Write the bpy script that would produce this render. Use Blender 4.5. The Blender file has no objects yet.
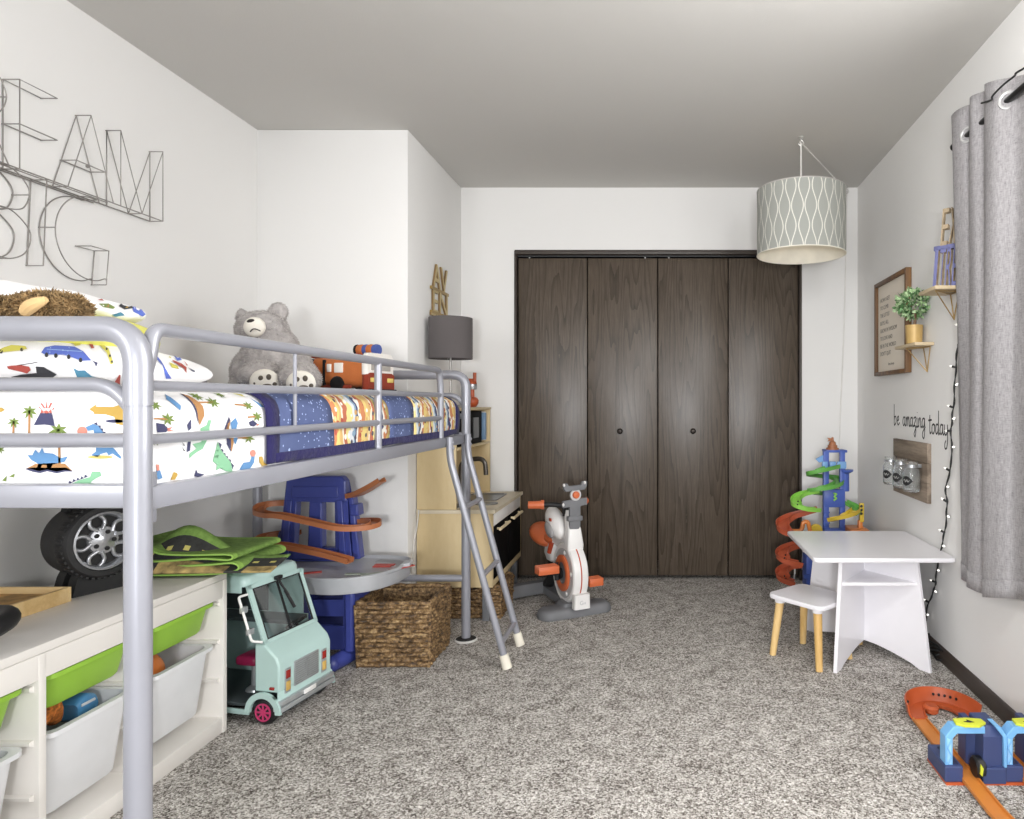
import bpy, bmesh, math, random
from mathutils import Vector, Matrix, Euler
from mathutils.bvhtree import BVHTree
random.seed(7)
PI = math.pi
SC = bpy.context.scene
COL = SC.collection
F, VX, VY, EYE = 672.4, 658.0, 402.0, 1.107      # focal length and vanishing point in pixels of the 1024x819 frame, eye height in m

def at(px, py, Y):            # point at depth Y
    return Vector(((px - VX) * Y / F, Y, EYE - (py - VY) * Y / F))
def on_floor(px, py, z=0.0):
    Y = (EYE - z) * F / (py - VY)
    return Vector(((px - VX) * Y / F, Y, z))
def XR(Y): return 1.169 + 0.017 * Y      # the right wall
def on_right(px, py, off=0.0):
    Y = (1.169 - off) / ((px - VX) / F - 0.017)
    return Vector((XR(Y) - off, Y, EYE - (py - VY) * Y / F))
def on_x(px, py, X):
    Y = X * F / (px - VX)
    return Vector((X, Y, EYE - (py - VY) * Y / F))

# ------------------------------------------------------------------ materials
def lin(c):
    out = []
    for v in c[:3]:
        v /= 255.0
        out.append(v / 12.92 if v <= 0.04045 else ((v + 0.055) / 1.055) ** 2.4)
    return (*out, 1.0)
class NT:
    def __init__(s, name):
        s.m = bpy.data.materials.new(name); s.m.use_nodes = True
        s.t = s.m.node_tree; s.b = s.t.nodes['Principled BSDF']
        s.out = s.t.nodes['Material Output']
    def n(s, kind, **kw):
        nd = s.t.nodes.new(kind)
        for k, v in kw.items():
            if hasattr(nd, k): setattr(nd, k, v)
            else: nd.inputs[k].default_value = v
        return nd
    def l(s, a, b): s.t.links.new(a, b)
    def math(s, op, a, b=None, c=None):
        nd = s.t.nodes.new('ShaderNodeMath'); nd.operation = op
        for i, v in enumerate((a, b, c)):
            if v is None: continue
            if isinstance(v, (int, float)): nd.inputs[i].default_value = v
            else: s.l(v, nd.inputs[i])
        return nd.outputs[0]
    def coord(s, which='Object', scale=(1, 1, 1)):
        tc = s.n('ShaderNodeTexCoord'); mp = s.n('ShaderNodeMapping')
        mp.inputs['Scale'].default_value = scale
        s.l(tc.outputs[which], mp.inputs['Vector']); return mp.outputs[0]
    def ramp(s, fac, stops, interp='LINEAR'):
        r = s.n('ShaderNodeValToRGB'); r.color_ramp.interpolation = interp
        el = r.color_ramp.elements
        while len(el) > 1: el.remove(el[0])
        el[0].position = stops[0][0]; el[0].color = lin(stops[0][1])
        for p, c in stops[1:]:
            e = el.new(p); e.color = lin(c)
        s.l(fac, r.inputs[0]); return r.outputs[0]
    def noise(s, vec, scale, detail=3, rough=.55):
        nd = s.n('ShaderNodeTexNoise'); nd.inputs['Scale'].default_value = scale
        nd.inputs['Detail'].default_value = detail; nd.inputs['Roughness'].default_value = rough
        s.l(vec, nd.inputs['Vector']); return nd.outputs['Fac']
    def bump(s, h, strength=.2, dist=.01):
        b = s.n('ShaderNodeBump'); b.inputs['Strength'].default_value = strength
        b.inputs['Distance'].default_value = dist
        s.l(h, b.inputs['Height']); s.l(b.outputs[0], s.b.inputs['Normal'])
    def set(s, **kw):
        for k, v in kw.items(): s.b.inputs[k].default_value = v
        return s.m

def mat(name, rgb, rough=.5, metal=0.0, var=0.06, scale=6.0, bump=0.0, bscale=60.0, coat=0.0, spec=.5):
    """plain coloured surface with a little procedural unevenness"""
    t = NT(name)
    v = t.coord()
    nz = t.noise(v, scale, 3)
    lo = tuple(max(0, c * (1 - var)) for c in rgb); hi = tuple(min(255, c * (1 + var)) for c in rgb)
    t.l(t.ramp(nz, [(.3, lo), (.7, hi)]), t.b.inputs['Base Color'])
    t.set(Roughness=rough, Metallic=metal)
    t.b.inputs['Coat Weight'].default_value = coat
    t.b.inputs['Specular IOR Level'].default_value = spec
    if bump: t.bump(t.noise(v, bscale, 4), bump, .004)
    return t.m

# ------------------------------------------------------------------ mesh builder
def chain(o):
    m = o.matrix_basis.copy(); p = o.parent
    while p: m = p.matrix_basis @ m; p = p.parent
    return m
def catmull(pts, n=8, closed=False):
    P = [Vector(p) for p in pts]; out = []; N = len(P)
    for i in range(N if closed else N - 1):
        if closed: a, b, c, d = P[(i-1) % N], P[i], P[(i+1) % N], P[(i+2) % N]
        else: a, b, c, d = P[max(i-1, 0)], P[i], P[i+1], P[min(i+2, N-1)]
        for k in range(n):
            t = k / n
            out.append(.5 * ((2*b) + (c - a)*t + (2*a - 5*b + 4*c - d)*t*t + (3*b - a - 3*c + d)*t**3))
    if not closed: out.append(P[-1])
    return out
def fillet(pts, r, n=6):
    P = [Vector(p) for p in pts]; out = [P[0]]
    for i in range(1, len(P) - 1):
        a, b, c = P[i-1], P[i], P[i+1]
        u, v = (a - b), (c - b)
        rr = r[i-1] if isinstance(r, (list, tuple)) else r
        d = min(rr, u.length * .49, v.length * .49) if rr else 0
        if not d: out.append(b); continue
        p0, p1 = b + u.normalized() * d, b + v.normalized() * d
        for k in range(n + 1):
            t = k / n
            out.append(p0 * (1-t)**2 + b * 2*t*(1-t) + p1 * t*t)
    out.append(P[-1]); return out
def rrect(w, d, r, n=5):
    r = min(r, w/2 - 1e-4, d/2 - 1e-4); out = []
    for cx, cy, a0 in ((w/2-r, d/2-r, 0), (-w/2+r, d/2-r, 90), (-w/2+r, -d/2+r, 180), (w/2-r, -d/2+r, 270)):
        for k in range(n + 1):
            a = math.radians(a0 + 90*k/n); out.append((cx + r*math.cos(a), cy + r*math.sin(a)))
    return out
def circ(r, n=24, rx=None):
    return [((rx or r)*math.cos(2*PI*k/n), r*math.sin(2*PI*k/n)) for k in range(n)]

class MB:
    def __init__(s, m=None):
        s.bm = bmesh.new(); s.mats = []; s.i = 0; s.X = Matrix.Identity(4)
        if m: s.use(m)
    def use(s, m):
        if m not in s.mats: s.mats.append(m)
        s.i = s.mats.index(m); return s
    def xf(s, mtx=None): s.X = mtx if mtx else Matrix.Identity(4); return s
    def v(s, p): return s.bm.verts.new(s.X @ Vector(p))
    def f(s, vs):
        try: fc = s.bm.faces.new(vs)
        except ValueError: return None
        fc.material_index = s.i; return fc
    def poly(s, pts): return s.f([s.v(p) for p in pts])
    def loft(s, rings, cap=(True, True), closed=True):
        R = [[s.v(p) for p in r] for r in rings]; n = len(R[0])
        for a, b in zip(R, R[1:]):
            for k in range(n if closed else n - 1):
                s.f((a[k], a[(k+1) % n], b[(k+1) % n], b[k]))
        if cap[0]: s.f(list(reversed(R[0])))
        if cap[1]: s.f(R[-1])
        return R
    def box(s, c, size, bev=0.0, rot=None, seg=2):
        M_ = Matrix.Translation(Vector(c)) @ (rot.to_4x4() if rot else Matrix.Identity(4)) @ Matrix.Diagonal((*size, 1))
        r = bmesh.ops.create_cube(s.bm, size=1.0, matrix=s.X @ M_)
        fs = {f for v in r['verts'] for f in v.link_faces}
        for f in fs: f.material_index = s.i
        if bev:
            es = {e for v in r['verts'] for e in v.link_edges}
            rr = bmesh.ops.bevel(s.bm, geom=list(es), offset=bev, segments=seg, affect='EDGES', profile=.5)
            for f in rr['faces']: f.material_index = s.i
        return s
    def bx(s, x0, x1, y0, y1, z0, z1, bev=0.0):
        return s.box(((x0+x1)/2, (y0+y1)/2, (z0+z1)/2), (abs(x1-x0), abs(y1-y0), abs(z1-z0)), bev)
    def tube(s, path, r, n=10, closed=False, cap=True, flat=None):
        P = [Vector(p) for p in path]; N = len(P); rings = []
        up = None
        for i in range(N):
            if closed: t = (P[(i+1) % N] - P[i-1])
            else: t = P[min(i+1, N-1)] - P[max(i-1, 0)]
            if t.length < 1e-9: t = Vector((0, 0, 1))
            t.normalize()
            if up is None: up = Vector((0, 0, 1)) if abs(t.z) < .9 else Vector((0, 1, 0))
            u = t.cross(up)
            if u.length < 1e-6: u = t.cross(Vector((1, 0, 0)))
            u.normalize(); w = u.cross(t).normalized(); up = w
            rr = r(i / (N-1)) if callable(r) else r
            rings.append([P[i] + u*math.cos(2*PI*k/n)*rr + w*math.sin(2*PI*k/n)*rr for k in range(n)])
        if closed: rings.append(rings[0]); s.loft(rings, (False, False))
        else: s.loft(rings, (cap, cap))
        return s
    def sweep(s, path, prof, closed=False, up=(0, 0, 1), pclosed=True, bank=None):
        """profile (side, up) carried along a path, kept upright"""
        P = [Vector(p) for p in path]; N = len(P); rings = []; U = Vector(up)
        for i in range(N):
            t = (P[(i+1) % N] - P[i-1]) if closed else (P[min(i+1, N-1)] - P[max(i-1, 0)])
            t.normalize(); sd = t.cross(U).normalized(); w = sd.cross(t).normalized()
            if bank:
                b = bank(i/(N-1)); sd, w = sd*math.cos(b) + w*math.sin(b), w*math.cos(b) - sd*math.sin(b)
            rings.append([P[i] + sd*a + w*b_ for a, b_ in prof])
        if closed: rings.append(rings[0])
        s.loft(rings, (not closed and pclosed, not closed and pclosed), closed=pclosed); return s
    def cyl(s, p0, p1, r0, r1=None, n=20):
        return s.tube([p0, p1], (lambda t: r0 + ((r1 if r1 is not None else r0) - r0)*t), n)
    def lathe(s, prof, c=(0, 0, 0), n=28, axis='Z', cap=(True, True)):
        c = Vector(c); rings = []
        for r, h in prof:
            ring = []
            for k in range(n):
                a = 2*PI*k/n; x, y = r*math.cos(a), r*math.sin(a)
                ring.append(c + (Vector((x, y, h)) if axis == 'Z' else Vector((h, x, y)) if axis == 'X' else Vector((y, h, x))))
            rings.append(ring)
        s.loft(rings, cap); return s
    def prism(s, pts, d0, d1, plane='XZ'):
        """2-D outline given depth: plane XZ -> depth along Y, XY -> Z, YZ -> X"""
        def P(a, b, d): return (a, d, b) if plane == 'XZ' else (a, b, d) if plane == 'XY' else (d, a, b)
        s.loft([[P(a, b, d0) for a, b in pts], [P(a, b, d1) for a, b in pts]]); return s
    def sph(s, c, r, n=16, m=10, rot=None):
        if isinstance(r, (int, float)): r = (r, r, r)
        M_ = Matrix.Translation(Vector(c)) @ (rot.to_4x4() if rot else Matrix.Identity(4)) @ Matrix.Diagonal((*r, 1))
        rr = bmesh.ops.create_uvsphere(s.bm, u_segments=n, v_segments=m, radius=1.0, matrix=s.X @ M_)
        for f in {f for v in rr['verts'] for f in v.link_faces}: f.material_index = s.i
        return s
    def grid(s, fn, nu, nv, closed_u=False):
        V = [[s.v(fn(i/nu, j/nv)) for j in range(nv+1)] for i in range(nu if closed_u else nu+1)]
        if closed_u: V.append(V[0])
        for i in range(nu):
            for j in range(nv): s.f((V[i][j], V[i+1][j], V[i+1][j+1], V[i][j+1]))
        return V
    def text(s, body, size=1.0, depth=.1, sx=1.0, sy=1.0, mtx=None, align='LEFT', off=0.0):
        cu = bpy.data.curves.new('text', 'FONT'); cu.body = body; cu.size = size; cu.extrude = depth/2
        cu.align_x = align; cu.offset = off
        ob = bpy.data.objects.new('text', cu); me = ob.to_mesh()
        T = s.X @ (mtx or Matrix.Identity(4)) @ Matrix.Diagonal((sx, sy, 1, 1))
        vs = [s.bm.verts.new(T @ v.co) for v in me.vertices]
        for p in me.polygons: s.f([vs[k] for k in p.vertices])
        ob.to_mesh_clear(); bpy.data.objects.remove(ob); bpy.data.curves.remove(cu); return s
    def build(s, name, parent=None, w=False, smooth=35, recalc=True, bev=0.0, **tags):
        if recalc: bmesh.ops.recalc_face_normals(s.bm, faces=s.bm.faces[:])
        if parent and w: s.bm.transform(chain(parent).inverted())
        me = bpy.data.meshes.new(name); s.bm.to_mesh(me); s.bm.free()
        for m in s.mats: me.materials.append(m)
        if smooth:
            me.shade_smooth(); me.set_sharp_from_angle(angle=math.radians(smooth))
        o = bpy.data.objects.new(name, me); COL.objects.link(o)
        if parent: o.parent = parent
        if bev:
            b = o.modifiers.new('bevel', 'BEVEL'); b.width = bev; b.segments = 2; b.limit_method = 'ANGLE'; b.angle_limit = math.radians(40)
        for k, v in tags.items(): o[k] = v
        return o

def thing(name, label, cat, loc=(0, 0, 0), rz=0.0, group=None):
    o = bpy.data.objects.new(name, None); COL.objects.link(o); o.empty_display_size = .05
    o.location = loc; o.rotation_euler = (0, 0, rz); o['label'] = label; o['category'] = cat
    if group: o['group'] = group
    return o
def tag(o, label, cat, group=None, kind=None):
    o['label'] = label; o['category'] = cat
    if group: o['group'] = group
    if kind: o['kind'] = kind
    return o
def struct(name, mb, **kw):
    o = mb.build(name, **kw); o['kind'] = 'structure'; return o
def Rz(a): return Matrix.Rotation(a, 4, 'Z')
def Rx(a): return Matrix.Rotation(a, 4, 'X')
def Ry(a): return Matrix.Rotation(a, 4, 'Y')
def T(*p): return Matrix.Translation(Vector(p))
def copy_tree(o, parent=None):
    c = o.copy(); COL.objects.link(c)
    if parent: c.parent = parent
    for ch in [k for k in bpy.data.objects if k.parent == o]: copy_tree(ch, c)
    return c
def blob(name, ells, m, parent, voxel=.008, smooth_it=4, tufts=0, tlen=.012, tr=.0016, seed=1, fur=None, disp=0.0, dscale=30, curl=0.0, w=True):
    """one continuous skin around a set of ellipsoids (centre, radii, rotation), optionally with a nap of short tufts"""
    b = MB(m)
    for e in ells: b.sph(e[0], e[1], 20, 14, e[2] if len(e) > 2 else None)
    o = b.build(name + '_raw', None)
    r = o.modifiers.new('r', 'REMESH'); r.mode = 'VOXEL'; r.voxel_size = voxel
    sm = o.modifiers.new('s', 'SMOOTH'); sm.iterations = smooth_it; sm.factor = .5
    dg = bpy.context.evaluated_depsgraph_get(); dg.update()
    me = bpy.data.meshes.new_from_object(o.evaluated_get(dg)); bpy.data.objects.remove(o)
    nb = MB(m); nb.bm.from_mesh(me); bpy.data.meshes.remove(me)
    for f in nb.bm.faces: f.material_index = 0
    nb.bm.normal_update()
    from mathutils import noise as mn
    if disp:
        for v in nb.bm.verts: v.co += v.normal * disp * mn.noise(v.co * dscale)
        nb.bm.normal_update()
    if tufts:
        rnd = random.Random(seed); fs = nb.bm.faces[:]
        areas = []; tot = 0
        for f in fs: tot += f.calc_area(); areas.append(tot)
        import bisect
        if fur: nb.use(fur)
        for _ in range(tufts):
            f = fs[min(bisect.bisect(areas, rnd.random()*tot), len(fs)-1)]
            vs = f.verts; ws = [rnd.random() for _ in vs]; sw = sum(ws)
            p = sum((v.co*(a/sw) for v, a in zip(vs, ws)), Vector())
            n_ = (f.normal + Vector((rnd.gauss(0, .35), rnd.gauss(0, .35), rnd.gauss(0, .35) - .25))).normalized()
            sd = n_.orthogonal().normalized(); sd = Matrix.Rotation(rnd.random()*6.28, 3, n_) @ sd
            L = tlen*rnd.uniform(.6, 1.3); cv = sd.cross(n_)*L*curl*rnd.uniform(-1, 1)
            a, bb, c = p - sd*tr - f.normal*.001, p + sd*tr - f.normal*.001, p + n_*L*.6 + sd*tr*.7
            d, e = p + n_*L*.6 - sd*tr*.7, p + n_*L + cv
            c += cv*.3; d += cv*.3
            v = [nb.bm.verts.new(q) for q in (a, bb, c, e, d)]; nb.f(v)
    return nb.build(name, parent, w=w, smooth=180, recalc=False)

def decal(mb, pts, proj, cuts=.012):
    """a printed patch: a flat outline cut into small pieces, each corner laid on the cloth by proj"""
    t = bmesh.new(); f = t.faces.new([t.verts.new((x, y, 0)) for x, y in pts])
    bmesh.ops.triangulate(t, faces=[f])
    for _ in range(3):
        es = [e for e in t.edges if e.calc_length() > cuts]
        if not es: break
        bmesh.ops.subdivide_edges(t, edges=es, cuts=1); bmesh.ops.triangulate(t, faces=t.faces[:])
    M_ = {}
    for v in t.verts:
        q = proj(v.co.x, v.co.y); M_[v] = mb.v(q) if q is not None else None
    for f in t.faces:
        vs = [M_[v] for v in f.verts]
        if None not in vs: mb.f(vs)
    t.free()
WORLD, WINDOW, FLASH, BOUNCE, FILL, SPOT, LAMP, EXPO = 1.25, 36.0, 3.0, 11.0, 46.0, 235.0, 28.0, 0.19
# ------------------------------------------------------------------ shared materials
def wall_mat(name, rgb, bs=.05):
    t = NT(name); v = t.coord()
    t.l(t.ramp(t.noise(v, 1.5, 2), [(.3, tuple(c-2 for c in rgb)), (.7, rgb)]), t.b.inputs['Base Color'])
    t.set(Roughness=.85); t.b.inputs['Specular IOR Level'].default_value = .2
    t.bump(t.noise(v, 160, 3), bs, .003); return t.m
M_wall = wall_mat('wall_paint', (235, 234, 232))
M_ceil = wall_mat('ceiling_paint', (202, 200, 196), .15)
def carpet_mat():
    t = NT('carpet'); v = t.coord()
    vo = t.n('ShaderNodeTexVoronoi'); vo.inputs['Scale'].default_value = 195; t.l(v, vo.inputs['Vector'])
    sep = t.n('ShaderNodeSeparateColor'); t.l(vo.outputs['Color'], sep.inputs[0])
    vo2 = t.n('ShaderNodeTexVoronoi'); vo2.inputs['Scale'].default_value = 390; t.l(v, vo2.inputs['Vector'])
    sep2 = t.n('ShaderNodeSeparateColor'); t.l(vo2.outputs['Color'], sep2.inputs[0])
    tuft = t.noise(v, 60, 3, .7); big = t.noise(v, 12, 4, .65)
    s = t.math('ADD', t.math('MULTIPLY', sep.outputs[0], .50), t.math('MULTIPLY', sep2.outputs[0], .30))
    s = t.math('ADD', s, t.math('MULTIPLY', tuft, .20))
    s = t.math('ADD', s, t.math('MULTIPLY', t.math('SUBTRACT', big, .5), .50))
    t.l(t.ramp(s, [(.18, (74, 68, 63)), (.36, (128, 122, 116)), (.52, (170, 165, 159)), (.70, (204, 200, 194)), (.90, (236, 233, 229))]), t.b.inputs['Base Color'])
    t.set(Roughness=1.0); t.b.inputs['Specular IOR Level'].default_value = .05
    h = t.math('ADD', t.math('MULTIPLY', vo.outputs['Distance'], -1.0), t.math('MULTIPLY', vo2.outputs['Distance'], -.6)); t.bump(h, .35, .008); return t.m
M_carpet = carpet_mat()
def wood_mat(name, cols, scale=(30, 30, 1.6), rough=.5, dist=2.2, bump=.15, ring=3.2, rot=None, contrast=(.25, .75), spec=.5):
    t = NT(name); v = t.coord('Object', scale)
    warp = t.n('ShaderNodeTexNoise'); warp.inputs['Scale'].default_value = .35; warp.inputs['Detail'].default_value = 3
    t.l(v, warp.inputs['Vector'])
    fine = t.noise(v, 5.0, 5, .7)
    w = t.math('SINE', t.math('MULTIPLY', warp.outputs['Fac'], ring * 12))
    w = t.math('MULTIPLY_ADD', w, .28, .5)
    s = t.math('ADD', t.math('MULTIPLY', w, .55), t.math('MULTIPLY', fine, .5))
    n = len(cols); a, b = contrast
    t.l(t.ramp(s, [(a + (b-a)*i/(n-1), c) for i, c in enumerate(cols)]), t.b.inputs['Base Color'])
    t.set(Roughness=rough); t.b.inputs['Specular IOR Level'].default_value = spec
    if bump: t.bump(fine, bump, .002)
    return t.m
def oak_mat():
    t = NT('dark_stained_oak'); oi = t.n('ShaderNodeObjectInfo'); tc = t.n('ShaderNodeTexCoord')
    cb = t.n('ShaderNodeCombineXYZ'); t.l(t.math('MULTIPLY', oi.outputs['Random'], 37.0), cb.inputs[0]); t.l(t.math('MULTIPLY', oi.outputs['Random'], 11.0), cb.inputs[2])
    va = t.n('ShaderNodeVectorMath'); va.operation = 'ADD'; t.l(tc.outputs['Object'], va.inputs[0]); t.l(cb.outputs[0], va.inputs[1])
    def mp(sc):
        m = t.n('ShaderNodeMapping'); m.inputs['Scale'].default_value = sc; t.l(va.outputs[0], m.inputs['Vector']); return m.outputs[0]
    field = t.noise(mp((5.0, 5.0, .34)), 1.0, 2, .45); wob = t.noise(mp((30, 30, 6)), 1.0, 3, .6); pores = t.noise(mp((240, 240, 9)), 1.0, 3, .7)
    f = t.math('FRACT', t.math('ADD', t.math('MULTIPLY', field, 26.0), t.math('MULTIPLY', wob, .55)))
    line_ = t.math('POWER', f, 3.0)
    s = t.math('SUBTRACT', t.math('ADD', .62, t.math('MULTIPLY', t.math('SUBTRACT', pores, .5), .75)), t.math('MULTIPLY', line_, .32))
    t.l(t.ramp(s, [(.1, (42, 35, 29)), (.4, (69, 59, 49)), (.62, (85, 74, 63)), (.85, (104, 93, 81))]), t.b.inputs['Base Color'])
    t.set(Roughness=.34); t.bump(s, .25, .002); return t.m
M_door = oak_mat()
M_frame_dark = mat('dark_bronze_trim', (62, 54, 48), .45)
M_base = wood_mat('dark_baseboard_wood', [(48, 40, 35), (68, 58, 51), (86, 75, 66)], (14, .8, 14), .4, ring=2)
M_black = mat('black_plastic', (26, 26, 28), .45)
M_void = mat('closet_dark', (24, 22, 21), .9)
M_knob = mat('bronze_knob_metal', (40, 33, 28), .35, .6)
M_white = mat('white_plastic', (236, 235, 232), .4)

# ------------------------------------------------------------------ room
b = MB(M_carpet); b.bx(-2.1, 1.45, -1.6, 4.75, -.06, 0); struct('floor', b)
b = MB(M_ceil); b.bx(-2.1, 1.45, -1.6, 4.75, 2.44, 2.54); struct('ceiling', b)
b = MB(M_wall); b.bx(-2.08, -1.962, -1.6, 4.3, 0, 2.44); struct('wall_left', b)
b = MB(M_wall)                                       # boxed-out corner beside the bed
b.bx(-1.963, -1.224, 3.29, 4.2, 0, 2.44, .004); struct('wall_corner', b)
CX, CZ = .889, 2.046
b = MB(M_wall)
b.bx(-1.3, -CX, 4.18, 4.30, 0, 2.44); b.bx(CX, 1.36, 4.18, 4.30, 0, 2.44); b.bx(-CX, CX, 4.18, 4.30, CZ, 2.44)
struct('wall_back', b)
b = MB(M_void); b.bx(-CX-.3, CX+.3, 4.70, 4.74, 0, 2.44); b.bx(-CX-.3, -CX-.26, 4.29, 4.7, 0, 2.44); b.bx(CX+.26, CX+.3, 4.29, 4.7, 0, 2.44)
struct('wall_closet', b)
# right wall, a degree out of square, with the window opening beside the camera
WY0, WY1, WZ0, WZ1 = .55, 1.98, .86, 2.08
b = MB(M_wall)
def rw(y0, y1, z0, z1):
    b.loft([[(XR(y0), y0, z0), (XR(y1), y1, z0), (XR(y1)+.14, y1, z0), (XR(y0)+.14, y0, z0)],
            [(XR(y0), y0, z1), (XR(y1), y1, z1), (XR(y1)+.14, y1, z1), (XR(y0)+.14, y0, z1)]])
rw(-1.6, WY0, 0, 2.44); rw(WY1, 4.2, 0, 2.44); rw(WY0, WY1, 0, WZ0); rw(WY0, WY1, WZ1, 2.44)
struct('wall_right', b, smooth=0)
b = MB(M_white)
for y0, y1, z0, z1 in ((WY0, WY1, WZ0, WZ0+.05), (WY0, WY1, WZ1-.05, WZ1), (WY0, WY0+.05, WZ0, WZ1), (WY1-.05, WY1, WZ0, WZ1), ((WY0+WY1)/2-.03, (WY0+WY1)/2+.03, WZ0, WZ1)):
    b.bx(1.235, 1.30, y0, y1, z0, z1, .004)
win = struct('window_1', b)
tg = NT('window_glass'); mx = tg.n('ShaderNodeMixShader'); tr = tg.n('ShaderNodeBsdfTransparent'); gl = tg.n('ShaderNodeBsdfGlossy')
gl.inputs['Roughness'].default_value = .02; mx.inputs[0].default_value = .06
tg.l(tr.outputs[0], mx.inputs[1]); tg.l(gl.outputs[0], mx.inputs[2]); tg.l(mx.outputs[0], tg.out.inputs[0])
M_glass_thin = tg.m
b = MB(M_glass_thin); b.bx(1.262, 1.266, WY0+.05, WY1-.05, WZ0+.05, WZ1-.05); b.build('window_pane', win)
# closet front
b = MB(M_frame_dark)
b.bx(-CX, CX, 4.165, 4.27, CZ-.022, CZ+.004, .002); b.bx(-CX-.004, -CX+.010, 4.172, 4.27, 0, CZ, .002); b.bx(CX-.010, CX+.004, 4.172, 4.27, 0, CZ, .002)
struct('trim_1', b)
px = [-.877, -.441, -.002, .439, .877]
for i in range(4):
    b = MB(M_door); g0, g1 = (.004, .003) if i in (0, 2) else (.003, .0025)
    b.bx(px[i]+g0, px[i+1]-g1, 4.205, 4.240, .022, 2.006, .0025)
    d = struct('door_%d' % (i+1), b)
    if i in (1, 2):
        kx = (620-VX)*4.2/F if i == 1 else (693-VX)*4.2/F
        k = MB(M_knob); k.lathe([(.0, -.030), (.010, -.029), (.017, -.022), (.018, -.016), (.012, -.010), (.008, -.006), (.012, -.002), (.014, 0)], (kx, 4.205, .925), 20, 'Y')
        k.build('door_knob', d)
    if i in (0, 1, 2, 3):
        k = MB(M_white); hx = px[i] + (.07 if i % 2 == 0 else .36); k.cyl((hx, 4.222, 2.006), (hx, 4.222, 2.026), .004); k.build('pivot_pin', d)
b = MB(M_black); b.bx(-CX+.01, CX-.01, 4.21, 4.235, CZ-.030, CZ-.021); struct('trim_2', b)
# baseboards
b = MB(M_base)
pr = [(0, 0), (-.014, 0), (-.014, .045), (-.010, .056), (-.004, .062), (0, .062)]
b.loft([[(XR(y)+p, y, z) for p, z in pr] for y in (-1.6, 4.18)]); struct('baseboard_right', b, smooth=25)
b = MB(M_base); b.loft([[(-1.962-p, y, z) for p, z in pr] for y in (-1.6, 3.29)]); struct('baseboard_left', b, smooth=25)
b = MB(M_base); b.loft([[(x, 4.18+p, z) for p, z in pr] for x in (CX+.004, XR(4.18)-.014)]); struct('baseboard_back', b, smooth=25)
b = MB(M_base); b.loft([[(x, 3.29+p, z) for p, z in pr] for x in (-1.948, -1.224)]); struct('baseboard_corner', b, smooth=25)

# ------------------------------------------------------------------ camera, daylight, lamps
cam = bpy.data.cameras.new('camera'); cam.sensor_width = 36; cam.lens = 36*F/1024
cam.shift_x = -(VX-512)/1024; cam.shift_y = (VY-409.5)/1024; cam.clip_start = .02
co = bpy.data.objects.new('camera', cam); COL.objects.link(co); co.location = (0, 0, EYE); co.rotation_euler = (PI/2, 0, 0); SC.camera = co
w = bpy.data.worlds.new('daylight'); SC.world = w; w.use_nodes = True
w.node_tree.nodes['Background'].inputs[0].default_value = (.965, .985, 1.02, 1); w.node_tree.nodes['Background'].inputs[1].default_value = WORLD
def area(name, loc, rot, sx, sy, power, col=(1, 1, 1)):
    l = bpy.data.lights.new(name, 'AREA'); l.shape = 'RECTANGLE'; l.size = sx; l.size_y = sy; l.energy = power; l.color = col
    o = bpy.data.objects.new(name, l); COL.objects.link(o); o.location = loc; o.rotation_euler = rot; return o
area('window_daylight', (1.32, 1.27, 1.47), (0, PI/2, 0), 1.15, 1.4, WINDOW, (1, .99, .98))
area('flash_lamp', (.10, -1.30, 1.12), (math.radians(90), 0, 0), .6, .6, FLASH, (.99, .99, 1))
area('bounced_flash', (.55, .2, 1.5), (PI, 0, 0), .8, .8, BOUNCE, (.99, .99, 1))
pl_ = bpy.data.lights.new('room_lamp', 'POINT'); pl_.energy = LAMP; pl_.shadow_soft_size = .14; pl_.color = (1, .99, .98); po = bpy.data.objects.new('room_lamp', pl_); COL.objects.link(po); po.location = (.72, 1.25, 2.02)
area('rear_fill', (-1.75, -1.35, 1.75), (math.radians(90), 0, math.radians(-68)), 1.2, 1.4, FILL, (.99, .99, 1))  # fill light added behind the camera at left to brighten the right wall
sp = bpy.data.lights.new('zoomed_flash', 'SPOT'); sp.energy = SPOT; sp.spot_size = math.radians(72); sp.spot_blend = 1.0; sp.shadow_soft_size = .16; sp.color = (.98, .99, 1)
so = bpy.data.objects.new('zoomed_flash', sp); COL.objects.link(so); so.location = (.0, -1.35, 1.05); so.rotation_euler = (Vector((-.10, 4.2, .45)) - Vector((.0, -1.35, 1.05))).to_track_quat('-Z', 'Y').to_euler()
SC.view_settings.view_transform = 'Standard'; SC.view_settings.look = 'None'; SC.view_settings.gamma = 1
SC.view_settings.exposure = EXPO; SC.view_settings.use_curve_mapping = False
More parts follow.
